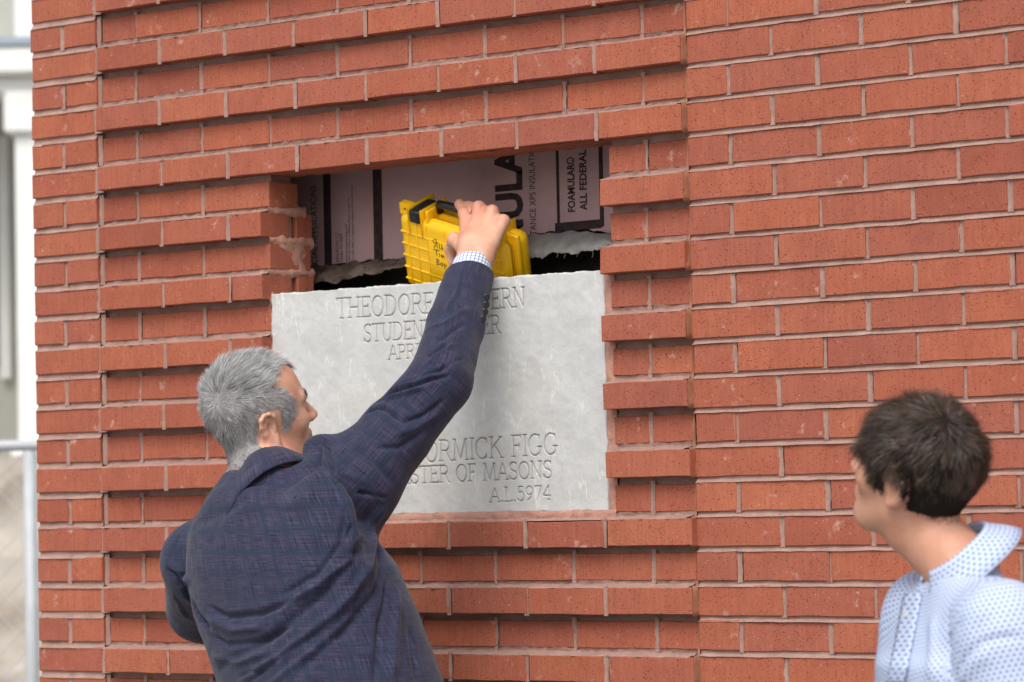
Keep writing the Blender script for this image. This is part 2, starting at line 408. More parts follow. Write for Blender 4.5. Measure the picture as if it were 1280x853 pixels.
# ------------------------------------------------------------------ inscribed stone
SY = .0065
sTL, sTR, sBR = P(338.5, 369.5, SY), P(754.5, 335.5, SY), P(759.5, 639, SY)
SX0, SX1 = sTL[0], (sTR[0]+sBR[0])/2
SZ1, SZ0 = (sTL[2]+sTR[2])/2, sBR[2]
SW, SH = SX1-SX0, SZ1-SZ0
def arc(cx, cy, rx, ry, a0, a1, n=12):
    return [(cx+rx*math.cos(math.radians(a0+(a1-a0)*i/n)), cy+ry*math.sin(math.radians(a0+(a1-a0)*i/n))) for i in range(n+1)]
def ser(x, y, w=.1): return [(x-w, y), (x+w, y)]
GL = {  # roman capitals as strokes: (advance, [polylines])
 'T': (.70, [[(.35, 0), (.35, 1)], [(.02, .9), (.02, 1), (.68, 1), (.68, .9)], ser(.35, 0)]),
 'H': (.78, [[(.12, 0), (.12, 1)], [(.66, 0), (.66, 1)], [(.12, .52), (.66, .52)], ser(.12, 0), ser(.12, 1), ser(.66, 0), ser(.66, 1)]),
 'E': (.62, [[(.12, 0), (.12, 1)], [(.02, 1), (.56, 1), (.56, .9)], [(.02, 0), (.58, 0), (.58, .12)], [(.12, .52), (.45, .52)], [(.45, .44), (.45, .6)]]),
 'O': (.80, [arc(.4, .5, .34, .5, 0, 360, 28)]),
 'D': (.78, [[(.12, 0), (.12, 1)], [(.02, 0)]+arc(.3, .5, .4, .5, -90, 90, 14)+[(.02, 1)]]),
 'R': (.72, [[(.12, 0), (.12, 1)], [(.02, 1)]+arc(.36, .75, .22, .25, 90, -90, 10)+[(.12, .5)], [(.36, .5), (.64, .02), (.72, 0)], ser(.12, 0)]),
 'N': (.80, [[(.12, 0), (.12, 1)], [(.12, 1), (.66, 0)], [(.66, 0), (.66, 1)], ser(.12, 0), ser(.1, 1, .08), ser(.66, 1)]),
 'S': (.60, [arc(.3, .76, .23, .24, 20, 255, 12)+arc(.3, .25, .25, .25, 80, -160, 14), [(.51, .8), (.51, .98)], [(.05, .02), (.05, .2)]]),
 'U': (.78, [[(.12, 1), (.12, .3)]+arc(.38, .3, .26, .3, 180, 360, 12)+[(.64, 1)], ser(.12, 1), ser(.64, 1)]),
 'A': (.76, [[(.06, 0), (.37, 1)], [(.37, 1), (.7, 0)], [(.17, .36), (.59, .36)], ser(.06, 0, .08), ser(.7, 0, .08)]),
 'P': (.64, [[(.12, 0), (.12, 1)], [(.02, 1)]+arc(.36, .74, .22, .26, 90, -90, 10)+[(.12, .48)], ser(.12, 0)]),
 'I': (.28, [[(.14, 0), (.14, 1)], ser(.14, 0), ser(.14, 1)]),
 'L': (.58, [[(.12, 0), (.12, 1)], [(.02, 0), (.54, 0), (.54, .14)], ser(.12, 1)]),
 'C': (.74, [arc(.4, .5, .34, .5, 48, 312, 22), [(.63, .78), (.63, .98)], [(.63, .02), (.63, .2)]]),
 'M': (.92, [[(.1, 0), (.16, 1)], [(.16, 1), (.45, .05)], [(.45, .05), (.74, 1)], [(.74, 1), (.82, 0)], ser(.1, 0, .08), ser(.82, 0, .08), ser(.14, 1, .06), ser(.76, 1, .06)]),
 'K': (.76, [[(.12, 0), (.12, 1)], [(.64, 1), (.14, .46)], [(.3, .6), (.68, 0)], ser(.12, 0), ser(.12, 1), ser(.62, 1, .08), ser(.68, 0, .08)]),
 'F': (.58, [[(.12, 0), (.12, 1)], [(.02, 1), (.54, 1), (.54, .88)], [(.12, .52), (.42, .52)], [(.42, .44), (.42, .6)], ser(.12, 0)]),
 'G': (.80, [arc(.4, .5, .34, .5, 48, 325, 22), [(.66, 0), (.66, .4)], ser(.66, .4), [(.63, .78), (.63, .98)]]),
 '.': (.22, [arc(.1, .03, .025, .03, 0, 360, 6)]), ' ': (.42, []), "'": (.2, [arc(.1, .05, .03, .03, 0, 360, 6)]),
 '5': (.58, [[(.5, 1), (.17, 1), (.12, .58)]+arc(.28, .32, .24, .32, 110, -150, 12)]),
 '9': (.58, [arc(.28, .7, .22, .3, 0, 360, 18), [(.5, .7), (.44, .3), (.16, 0)]]),
 '7': (.54, [[(.06, .88), (.06, 1), (.5, 1), (.2, 0)]]),
 '4': (.60, [[(.42, 0), (.42, 1), (.04, .3), (.56, .3)], ser(.42, 0, .08)]),
}
strokes = []
def inscribe(text, u0, v0, u1, v1, hpx, hw=.0021):
    a, b = P(u0, v0, SY), P(u1, v1, SY)
    h = P((u0+u1)/2, (v0+v1)/2-hpx, SY)[2]-P((u0+u1)/2, (v0+v1)/2, SY)[2]
    adv = sum(GL[c][0]*(1.06 if c != ' ' else 1) for c in text); sx = (b[0]-a[0])/adv; x = a[0]
    for c in text:
        w, pl = GL[c]
        for q in pl:
            strokes.append((np.array([(x+px*sx, a[2]+(b[2]-a[2])*((x-a[0])/(b[0]-a[0]))+py*h) for px, py in q]), hw))
        x += w*1.06*sx if c != ' ' else w*sx
inscribe('THEODORE', 420, 398.5, 542, 391.5, 25, .0021)
inscribe('ERN', 613, 386.5, 657, 383, 24, .0021)
inscribe('STUDENT CENTER', 454, 428, 626, 416.5, 22, .0019)
inscribe('APRIL', 485, 450, 533, 447, 17.5, .0016)
inscribe('CORMICK FIGG', 513, 579, 698, 567.5, 26, .0021)
inscribe('MASTER OF MASONS', 482, 606, 690, 597.5, 21, .0019)
inscribe('A.L.5974', 611, 628, 689, 624.5, 17.5, .0016)
dx = .00125
nx, nz = int(SW/dx)+1, int(SH/dx)+1
gx = np.linspace(SX0, SX1, nx); gz = np.linspace(SZ0, SZ1, nz)
X, Z = np.meshgrid(gx, gz)
Yd = np.zeros_like(X)
for q, hw in strokes:
    for (ax, az), (bx, bz) in zip(q[:-1], q[1:]):
        i0, i1 = np.searchsorted(gx, [min(ax, bx)-hw*1.3, max(ax, bx)+hw*1.3]); j0, j1 = np.searchsorted(gz, [min(az, bz)-hw*1.3, max(az, bz)+hw*1.3])
        if i1 <= i0 or j1 <= j0: continue
        xx, zz = X[j0:j1, i0:i1], Z[j0:j1, i0:i1]
        dd = (bx-ax)**2+(bz-az)**2+1e-12; t = np.clip(((xx-ax)*(bx-ax)+(zz-az)*(bz-az))/dd, 0, 1)
        d = np.hypot(xx-ax-t*(bx-ax), zz-az-t*(bz-az))
        Yd[j0:j1, i0:i1] = np.maximum(Yd[j0:j1, i0:i1], np.clip((hw*1.0-d)/hw, 0, 1)*.0042)
Pn = np.stack([X*40, Z*40, X*0], -1)
edge = np.minimum(np.minimum(X-SX0, SX1-X), np.minimum(Z-SZ0, SZ1-Z))
Y = SY+Yd+.0006*fbm(Pn, 3, 3)+.0014*fbm(Pn*.1, 8, 3)
chip = np.clip(.5+noise(np.stack([X*45, Z*45, X*0], -1), 12)*1.2+.6*noise(np.stack([X*9, Z*9, X*0], -1), 13), .15, 2.2)*.0028
Y += np.clip(1-edge/chip, 0, 1)**1.5*.0035
Xj = X+np.where((X-SX0 < 1e-6) | (SX1-X < 1e-6), .0012*noise(np.stack([X*0, Z*60, X*0], -1), 21), 0)
Zj = Z+np.where((Z-SZ0 < 1e-6) | (SZ1-Z < 1e-6), .0014*noise(np.stack([X*60, Z*0, X*0], -1), 22)+.001*noise(np.stack([X*220, Z*0, X*0], -1), 24), 0)
V = np.stack([Xj, Y, Zj], -1).reshape(-1, 3)
id_ = np.arange(nx*nz).reshape(nz, nx)
F = np.stack([id_[:-1, :-1], id_[:-1, 1:], id_[1:, 1:], id_[1:, :-1]], -1).reshape(-1, 4)
loop = np.concatenate([id_[0, :-1], id_[:-1, -1], id_[-1, :0:-1], id_[:0:-1, 0]])
nb = len(loop); back = V[loop].copy(); back[:, 1] = .088
Vs = np.concatenate([V, back]); bi = np.arange(nb)+len(V)
sidef = np.stack([loop, bi, np.roll(bi, -1), np.roll(loop, -1)], -1)
Fl = F.tolist()+sidef.tolist()+[bi.tolist()]
stone = mesh_obj('inscribed_cornerstone', Vs, Fl, M_STONE, None, False)
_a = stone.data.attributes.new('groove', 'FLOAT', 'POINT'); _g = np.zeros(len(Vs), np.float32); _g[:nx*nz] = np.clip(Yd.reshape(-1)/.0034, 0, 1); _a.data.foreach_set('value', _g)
stone.data.polygons.foreach_set('use_smooth', [True]*len(F)+[False]*(nb+1))
tag(stone, 'large pale grey limestone cornerstone slab with engraved capital letters set in brick wall', 'cornerstone')
# mortar bedding round the stone
def bed(x0, x1, z0, z1, y0, seed, vert):
    n = int(max(x1-x0, z1-z0)/.006); G = []
    for s in np.linspace(0, 1, 7):
        if vert: xs = np.full(n, x0+(x1-x0)*s); zs = np.linspace(z0, z1, n)
        else: xs = np.linspace(x0, x1, n); zs = np.full(n, z0+(z1-z0)*s)
        q = np.stack([xs, xs*0, zs], 1)
        G.append(np.stack([xs, y0+.006*(1-4*(s-.5)**2)*-.4+.002*fbm(q*70, seed, 3), zs], 1))
    o = lump('bedding_mortar', G, M_MORTAR_TAN, wall, .0016, seed); wl_(o)
bed(OX0-.006, SX0+.003, SZ0-.01, SZ1+.004, .0125, 61, True)
bed(SX1-.003, OX1+.012, SZ0-.01, SZ1-.004, .012, 62, True)
bed(OX0-.006, OX1+.012, SZ0-.017, SZ0+.003, .0065, 63, False)
# ------------------------------------------------------------------ insulation board with its print
BYF = .252
mb = NT('pink_foam_board', .7, .25); mb.col(mb.mix(mb.ramp(mb.noise(8, None, 5), (.3, 0), (.7, 1)), (.47, .30, .305), (.56, .38, .38)))
mb.bump(mb.noise(150, None, 3), .0006)
def BP(u, v): return P(u, v, BYF)
edge_px = [(300, 345), (392, 332), (430, 329), (470, 325), (500, 322), (560, 315), (640, 300), (668, 292), (690, 289), (715, 287), (740, 288), (757, 291), (800, 294)]
eb = [BP(u, v) for u, v in edge_px]
ex_ = np.array([e[0] for e in eb]); ez_ = np.array([e[2] for e in eb])
bx = np.linspace(.26, 1.75, 150); bz = np.interp(bx, ex_, ez_)+.0025*fbm(np.stack([bx*60, bx*0, bx*0], 1), 70, 3)
V = []; F = []
for x, z in zip(bx, bz): V += [(x, BYF, z), (x, BYF, 2.55), (x, BYF+.05, 2.55), (x, BYF+.05, z)]
for i in range(149):
    for j in range(4): F.append((i*4+j, i*4+(j+1) % 4, i*4+4+(j+1) % 4, i*4+4+j))
F += [(0, 1, 2, 3), tuple((149)*4+j for j in (3, 2, 1, 0))]
board = mesh_obj('insulation_board', V, F, mb.m); tag(board, 'mauve pink foam insulation board with printed black lettering inside wall opening', 'insulation board')
M_INK = simple('brown_black_ink', (.045, .03, .03), .7, .2, .4, 60)
def stripe(u0, u1, vt, vb):
    a, b = BP(u0, vt)[0], BP(u1, vt)[0]; zt, zb = max(BP(u0, vt)[2], 1), BP(u0, vb)[2]
    bm = bmesh.new(); box(bm, a, b, BYF-.0008, BYF-.0002, zb, zt); bm_obj('printed_stripe', bm, M_INK, board)
def text(body, u, v0, v1, wpx, bold=.0, name='printed_lettering', flip=False):
    """lettering that reads upwards: baseline on the right at pixel column u, running from v0 (start) up to v1; cap height wpx columns"""
    cu = bpy.data.curves.new('t', 'FONT'); cu.body = body; cu.size = 1; cu.offset = bold; cu.resolution_u = 3
    ob = bpy.data.objects.new('t', cu); COL.objects.link(ob); bpy.context.view_layer.update()
    me = bpy.data.meshes.new_from_object(ob.evaluated_get(bpy.context.evaluated_depsgraph_get()))
    bpy.data.objects.remove(ob)
    co = np.array([v.co[:] for v in me.vertices]); x0, x1 = co[:, 0].min(), co[:, 0].max(); h = .73
    a, b = BP(u, v0), BP(u, v1); c = BP(u-wpx, v0)
    sx = (b[2]-a[2])/(x1-x0); sy = (a[0]-c[0])/h
    V = np.stack([a[0]-co[:, 1]*sy, np.full(len(co), BYF-.0007), a[2]+(co[:, 0]-x0)*sx], 1)
    o = mesh_obj(name, V, [tuple(p.vertices) for p in me.polygons], M_INK, board); return o
stripe(403.5, 412.5, 190, 333); stripe(465.5, 476.5, 190, 327)
stripe(694, 697.5, 150, 288); stripe(747.5, 752.5, 150, 284); 
a, b = BP(694, 278), BP(752.5, 284); bm = bmesh.new(); box(bm, a[0]+.0001, b[0]-.0001, BYF-.0012, BYF-.0009, b[2]-.002, a[2]-.002); bm_obj('printed_stripe', bm, M_INK, board)
text('CIAL APPLICATIONS', 397, 330, 232, 7.5, .0)
text('INSULATION, LLC', 424, 328, 290, 4); text('Toledo, OH 43659', 429, 328, 292, 4); text('www.owenscorning.com', 435, 328, 280, 3.5)
text('1994-2014 Metro-Goldwyn-Mayer Studios Inc.', 438.5, 327, 246, 2.8); text('The color PINK is a registered trademark of Owens Corning', 443, 327, 232, 2.8)
text('FOAMULAR', 655, 402, 151, 33, .04); text('RESISTANCE XPS INSULATION', 671, 317, 177, 8, .0)
text('FOAMULAR\u00ae', 719, 265, 196, 9, .03); text('ALL FEDERAL', 734, 263, 187, 9, .03)
# torn grey membrane below the board on the right, mortar droppings on the left
mm = NT('grey_membrane', .55, .35); mm.col(mm.mix(mm.ramp(mm.noise(20, None, 5), (.35, 0), (.65, 1)), (.27, .26, .24), (.40, .39, .365))); mm.bump(mm.noise(90, None, 4), .002)
G = []; us = np.linspace(640, 785, 60)
for t in np.linspace(0, 1, 12):
    top = np.interp(us, [640, 668, 690, 715, 740, 785], [304, 294, 291, 289, 290, 294]); bot = np.interp(us, [640, 665, 678, 690, 712, 735, 757, 785], [318, 322, 324, 316, 318, 314, 308, 304])+1.5*noise(np.stack([us*.35, us*0, us*0], 1), 4)
    y = BYF-.004-.055*math.sin(t*math.pi*.55)
    G.append([P(u, a+(b-a)*t, y) for u, a, b in zip(us, top, bot)])
mem = lump('flashing_membrane', G, mm.m, None, .0025, 80); tag(mem, 'torn pale grey flashing membrane curling under the foam board', 'flashing')
for u, l in ((684, 4), (697, 5), (706, 6), (722, 4), (741, 5)):
    a = P(u, 315, BYF-.055); b = P(u-1, 315+l+2, BYF-.056); v, f = tube([a, (a+b)/2+[.002, 0, 0], b], .0006, 4); mesh_obj('loose_thread', v, f, mm.m, mem)
md = simple('dirty_mortar', (.17, .125, .10), .95, .1, .35, 18, .003)
G = []; us = np.linspace(380, 560, 70)
for t in np.linspace(0, 1, 16):
    top = np.interp(us, [380, 420, 470, 500, 560], [334, 331, 325, 322, 316])+2*noise(np.stack([us*.08, us*0, us*0], 1), 6); bot = np.interp(us, [380, 395, 430, 470, 500, 560], [362, 352, 350, 342, 336, 326])+3*noise(np.stack([us*.1, us*0+3, us*0], 1), 7)
    y = BYF+.002-.06*math.sin(t*math.pi*.5)
    G.append([P(u, a+(b-a)*t, y) for u, a, b in zip(us, top, bot)])
dm = lump('mortar_dropping', G, md, None, .007, 82); tag(dm, 'rough brown mortar dropping heaped along the bottom of the foam board', 'mortar')
# ------------------------------------------------------------------ yellow hard case
def mat_plastic(name, c, rough, bump=.0002):
    m = NT(name, rough, .45); m.col(m.mix(m.ramp(m.noise(40, None, 3), (.3, 0), (.7, 1)), tuple(x*.94 for x in c), c)); m.bump(m.noise(900, None, 2), bump); return m.m
M_YEL = mat_plastic('yellow_plastic', (.95, .54, .008), .38); M_BLK = mat_plastic('black_plastic', (.012, .012, .013), .38); M_MARK = simple('marker_ink', (.03, .02, .015), .6, .2)
case = empty('equipment_case', tuple(P(570, 330, .10)))
tag(case, 'bright yellow plastic hard case with black latch and carrying handle held in man\'s hand', 'case')
# local axes: x along the case length, y depth (away from the viewer), z up; origin at centre of top front edge
CW, CDp, CH = .306, .088, .18
def cbox(name, mat, *b, bev=.003, seg=2, parent=None, smooth=True):
    bm = bmesh.new(); box(bm, *b, bev=bev, seg=seg); o = bm_obj(name, bm, mat, parent or case, smooth)
    me = o.data
    return o
h2 = CW/2
lid = cbox('front_shell', M_YEL, -h2, h2, 0, CDp*.46, -CH, 0, bev=.021, seg=5)
cbox('rear_shell', M_YEL, -h2, h2, CDp*.50, CDp, -CH, 0, bev=.021, seg=5)
cbox('seam_lip', M_YEL, -h2-.004, h2+.004, CDp*.42, CDp*.56, -CH-.004, .004, bev=.004, seg=2)
for x in (-.125, -.098, -.070, -.02, .03, .070, .098, .125): cbox('rib', M_YEL, x-.0022, x+.0022, -.0020, .02, -CH+.015, -.012, bev=.0013, parent=lid)
for z in (-.042, -.07, -.098, -.126, -.154): cbox('rib', M_YEL, -h2+.008, h2-.008, -.0016, .02, z-.002, z+.002, bev=.0012, parent=lid)
cbox('label_panel', M_YEL, -.066, .066, -.0014, .01, -.13, -.044, bev=.0006, parent=lid)
for sx in (-1, 1):
    x = sx*.098
    for e in (-.0178, .0178): cbox('latch_guard', M_YEL, x+e-.0028, x+e+.0028, -.0030, CDp*.92, -.045, .021, bev=.003)
    la = cbox('latch', M_BLK, x-.0145, x+.0145, -.0045, CDp*.72, -.012, .0165, bev=.004) if sx < 0 else None
    if la is None: la = cbox('latch', M_BLK, x-.0145, x+.0145, -.0045, CDp*.78, -.012, .0165, bev=.004)
    for q in range(7): cbox('grip_rib', M_BLK, x-.0125, x+.0125, .012+q*.0065, .0145+q*.0065, .0155, .0180, bev=.0006, parent=la)
    # padlock lug with an eye
    bm = bmesh.new(); n = 16; xl = x-sx*-.031 if sx < 0 else x+.004
    xl = -.134 if sx < 0 else .126
    ring = [(.0045*math.cos(2*math.pi*i/n), .0045*math.sin(2*math.pi*i/n)) for i in range(n)]
    sq = []
    for i in range(n):
        c, s = math.cos(2*math.pi*i/n), math.sin(2*math.pi*i/n); r = .0125/max(abs(c), abs(s)); sq.append((c*r*1.15, s*r))
    vv = [[bm.verts.new((xl+px, y, .007+pz)) for px, pz in pts] for y in (.008, .026) for pts in (ring, sq)]
    for i in range(n):
        j = (i+1) % n
        bm.faces.new((vv[0][i], vv[0][j], vv[1][j], vv[1][i])); bm.faces.new((vv[2][i], vv[3][i], vv[3][j], vv[2][j]))
        bm.faces.new((vv[1][i], vv[1][j], vv[3][j], vv[3][i])); bm.faces.new((vv[0][i], vv[2][i], vv[2][j], vv[0][j]))
    bm_obj('padlock_lug', bm, M_YEL, case)
for x in (-.068, .068): cbox('handle_mount', M_YEL, x-.0035, x+.0035, .004, CDp*.6, -.02, .02, bev=.003)
hp = [(-.064, .042, .004), (-.062, .040, .022), (-.055, .034, .028), (-.03, .032, .031), (.03, .032, .031), (.055, .034, .028), (.062, .040, .022), (.064, .042, .004)]
v, f = tube(hp, [.0085, .0085, .009, .0095, .0095, .009, .0085, .0085], 10); hd = mesh_obj('handle', v, f, M_BLK, case, True)
# marker scribble
scr = [[(0, .5), (.1, .62), (-.02, .75), (.1, .85)], [(.14, .85), (.16, .5)], [(.1, .72), (.24, .74)], [(.26, .7), (.26, .52), (.36, .54), (.36, .7), (.4, .5)],
       [(-.02, .42), (.24, .45)], [(.1, .44), (.1, .2)], [(.22, .34), (.22, .2)], [(.3, .2), (.3, .32), (.36, .2), (.37, .32), (.44, .2)],
       [(.06, -.15), (.08, .1), (.18, .05), (.09, -.03), (.2, -.1), (.07, -.15)], [(.28, -.14), (.22, -.06), (.3, .0), (.34, -.1), (.28, -.14)], [(.4, 0), (.4, -.22)], [(.4, -.02), (.5, -.05), (.41, -.12)]]
parts = []
for q in scr:
    pts = [(-.050+x*.066, -.0019, -.088+z*.062) for x, z in q]
    parts.append(tube(pts, .0007, 5))
v, f = merge(parts); sc = mesh_obj('marker_writing', v, f, M_MARK, lid)
# ------------------------------------------------------------------ implicit-surface modelling for people
f32 = np.float32
def smin(a, b, k):
    h = np.clip(.5+.5*(b-a)/k, 0, 1); return b+(a-b)*h-k*h*(1-h)
class SDF:
    """ordered list of soft unions / cuts; every primitive knows its bounding ball"""
    def __init__(s): s.p = []
    def add(s, fn, c, r, k=.02, op='u'): s.p.append((fn, np.array(c, f32), r, k, op)); return s
    def cone(s, a, b, ra, rb, k=.02, op='u'):
        a = np.array(a, f32); b = np.array(b, f32); ab = b-a; dd = float(ab@ab)+1e-12
        def fn(p):
            q = p-a; t = np.clip(q@ab/dd, 0, 1); return np.sqrt(((q-t[:, None]*ab)**2).sum(1))-(ra+(rb-ra)*t)
        return s.add(fn, (a+b)/2, math.sqrt(dd)/2+max(ra, rb), k, op)
    def chain(s, pts, rs, k=.02, op='u'):
        for i in range(len(pts)-1): s.cone(pts[i], pts[i+1], rs[i], rs[i+1], k if i == 0 else min(k, .012), op)
        return s
    def ell(s, c, ax, rad, k=.02, op='u'):
        """ellipsoid: ax 3x3 rows = axes"""
        c = np.array(c, f32); A = np.array(ax, f32); R = np.array(rad, f32)
        def fn(p):
            q = (p-c)@A.T; k0 = np.sqrt(((q/R)**2).sum(1)); k1 = np.sqrt(((q/(R*R))**2).sum(1))+1e-9
            return k0*(k0-1)/k1
        return s.add(fn, c, float(max(rad)), k, op)
    def __call__(s, p, prims=None):
        d = np.full(len(p), 1.0, f32)
        for fn, c, r, k, op in (prims if prims is not None else s.p):
            e = fn(p)
            if op == 'u': d = smin(d, e, k)
            elif op == 'c': d = -smin(-d, e, k)
            elif op == 'i': d = -smin(-d, -e, k)
        return d
    def near(s, c, rad):
        out = []; has = False
        for q in s.p:
            if q[4] == 'i' or np.linalg.norm(q[1]-c)-q[2] < rad+q[3]+.012:
                out.append(q); has = has or q[4] == 'u'
        return out if has else None
def mesh_sdf(S_, lo, hi, vox, n=28):
    """sparse surface nets -> verts, quads"""
    lo = np.array(lo, float); hi = np.array(hi, float)
    nb = np.ceil((hi-lo)/(vox*n)).astype(int); big = 1 << 20
    VI = []; VP = []; FI = []
    half = vox*n/2*math.sqrt(3)
    ar = np.arange(-1, n+1)
    loc = np.stack(np.meshgrid(ar, ar, ar, indexing='ij'), -1).reshape(-1, 3)
    m = n+2
    for bi in range(nb[0]):
        for bj in range(nb[1]):
            for bk in range(nb[2]):
                o = np.array([bi, bj, bk])*n; c = lo+(o+n/2)*vox
                pr = S_.near(c, half+vox*2)
                if pr is None: continue
                dc = S_(c[None].astype(f32), pr)[0]
                if abs(dc) > half*1.7+.03: continue
                pts = (lo+(loc+o)*vox).astype(f32)
                D = S_(pts, pr).reshape(m, m, m)
                s = D < 0
                if s.all() or not s.any(): continue
                # cells
                q = m-1; cnt = np.zeros((q, q, q), np.int8); acc = np.zeros((q, q, q, 3), f32)
                for ax in range(3):
                    sl0 = [slice(None)]*3; sl1 = [slice(None)]*3; sl0[ax] = slice(0, m-1); sl1[ax] = slice(1, m)
                    d0, d1 = D[tuple(sl0)], D[tuple(sl1)]; ch = (d0 < 0) != (d1 < 0)
                    t = np.where(ch, d0/(d0-d1+1e-20*(d0 == d1)), 0)
                    oth = [a for a in range(3) if a != ax]
                    for a in (0, 1):
                        for b in (0, 1):
                            sl = [slice(None)]*3; sl[oth[0]] = slice(a, a+q); sl[oth[1]] = slice(b, b+q)
                            cc = ch[tuple(sl)]; tt = t[tuple(sl)]
                            cnt += cc; acc[..., ax] += np.where(cc, tt, 0)
                            acc[..., oth[0]] += cc*a; acc[..., oth[1]] += cc*b
                    # faces: edges with corner index 1..n in every axis
                    r = slice(1, n+1); e = ch[tuple(slice(1, n+1) for _ in range(3))] if True else None
                    ii = np.argwhere(e)+1
                    if len(ii):
                        neg = D[ii[:, 0], ii[:, 1], ii[:, 2]] < 0
                        g = ii-1+o        # global corner index
                        A = np.zeros(3, int); B = np.zeros(3, int); A[oth[0]] = 1; B[oth[1]] = 1
                        def gid(x): return (x[:, 0]+4)*big*big+(x[:, 1]+4)*big+(x[:, 2]+4)
                        f = np.stack([gid(g), gid(g-A), gid(g-A-B), gid(g-B)], 1)
                        flip = neg if ax != 1 else ~neg
                        f[~flip] = f[~flip][:, ::-1]
                        FI.append(f)
                w = np.argwhere(cnt > 0)
                pos = acc[w[:, 0], w[:, 1], w[:, 2]]/cnt[w[:, 0], w[:, 1], w[:, 2]][:, None]
                gi = w-1+o
                VI.append((gi[:, 0]+4)*big*big+(gi[:, 1]+4)*big+(gi[:, 2]+4)); VP.append(lo+(gi+pos)*vox)
    VI = np.concatenate(VI); VP = np.concatenate(VP); FI = np.concatenate(FI)
    u, idx = np.unique(VI, return_index=True); V = VP[idx]
    F = np.searchsorted(u, FI); F = np.clip(F, 0, len(u)-1)
    ok = (u[F] == FI).all(1)
    return V, F[ok]
def relax(V, F, it=2, lam=.5):
    a = np.concatenate([F[:, 0], F[:, 1], F[:, 2], F[:, 3]]); b = np.concatenate([F[:, 1], F[:, 2], F[:, 3], F[:, 0]])
    i = np.concatenate([a, b]); j = np.concatenate([b, a]); n = len(V); c = np.bincount(i, minlength=n)[:, None]+1e-9
    for _ in range(it):
        s = np.stack([np.bincount(i, V[j, k], n) for k in range(3)], 1)/c; V = V+lam*(s-V)
    return V
def vnormals(V, F):
    n = np.cross(V[F[:, 2]]-V[F[:, 0]], V[F[:, 3]]-V[F[:, 1]]); N = np.zeros_like(V)
    for k in range(4):
        for a in range(3): N[:, a] += np.bincount(F[:, k], n[:, a], len(V))
    return N/(np.linalg.norm(N, axis=1)[:, None]+1e-12)
def fast_mesh(name, V, F, mat, parent=None, smooth=True):
    me = bpy.data.meshes.new(name); nf = len(F); k = F.shape[1]
    me.vertices.add(len(V)); me.vertices.foreach_set('co', np.ascontiguousarray(V, f32).ravel())
    me.loops.add(nf*k); me.loops.foreach_set('vertex_index', np.ascontiguousarray(F, np.int32).ravel())
    me.polygons.add(nf); me.polygons.foreach_set('loop_start', np.arange(nf, dtype=np.int32)*k)
    me.polygons.foreach_set('use_smooth', np.full(nf, smooth)); me.update(calc_edges=True); me.validate()
    me.materials.append(mat)
    return link(bpy.data.objects.new(name, me), parent)
def attr(o, name, data):
    a = o.data.attributes.new(name, 'FLOAT_VECTOR', 'POINT'); d = np.zeros((len(o.data.vertices), 3), f32); d[:, :data.shape[1]] = data; a.data.foreach_set('vector', d.ravel())
def ray(u, v): return CAM_R.T @ np.array([(u-640)/FPX, (v-426.5)/FPX, 1.0])
def cast(S_, u, v, t0=4.0, t1=7.6):
    d = ray(u, v); t = t0
    for _ in range(120):
        h = float(S_((CAM_C+d*t)[None].astype(f32))[0])
        if h < .0008: break
        t += max(h*.7, .0006)
        if t > t1: return None
    return CAM_C+d*t
def fold_disp(V, N, S_, folds):
    """folds: (pixel polyline, width, amplitude) -> displaced verts"""
    D = np.zeros(len(V))
    for px, w, A in folds:
        q = [cast(S_, u, v) for u, v in px]; q = [x for x in q if x is not None]
        if len(q) < 2: continue
        q = np.array(q); L = np.concatenate([[0], np.cumsum(np.linalg.norm(np.diff(q, axis=0), axis=1))]); tot = L[-1]
        lo, hi = q.min(0)-3*w, q.max(0)+3*w
        sel = np.where(((V > lo) & (V < hi)).all(1))[0]
        if not len(sel): continue
        p = V[sel]; best = np.full(len(sel), 9.0); bt = np.zeros(len(sel))
        for i in range(len(q)-1):
            ab = q[i+1]-q[i]; t = np.clip(((p-q[i])@ab)/(ab@ab+1e-12), 0, 1); d = np.linalg.norm(p-q[i]-t[:, None]*ab, axis=1)
            m = d < best; best[m] = d[m]; bt[m] = (L[i]+t[m]*(L[i+1]-L[i]))/tot
        fade = np.clip(np.minimum(bt, 1-bt)*5+.25, 0, 1)
        D[sel] += A*fade*np.exp(-(best/w)**2)
    return V+N*D[:, None]
def frame(yaw, pitch, roll):
    F = np.array([math.sin(yaw)*math.cos(pitch), math.cos(yaw)*math.cos(pitch), math.sin(pitch)])
    R = np.array([math.cos(yaw), -math.sin(yaw), 0]); U = np.cross(R, F)
    return F, U*math.cos(roll)+R*math.sin(roll), R*math.cos(roll)-U*math.sin(roll)
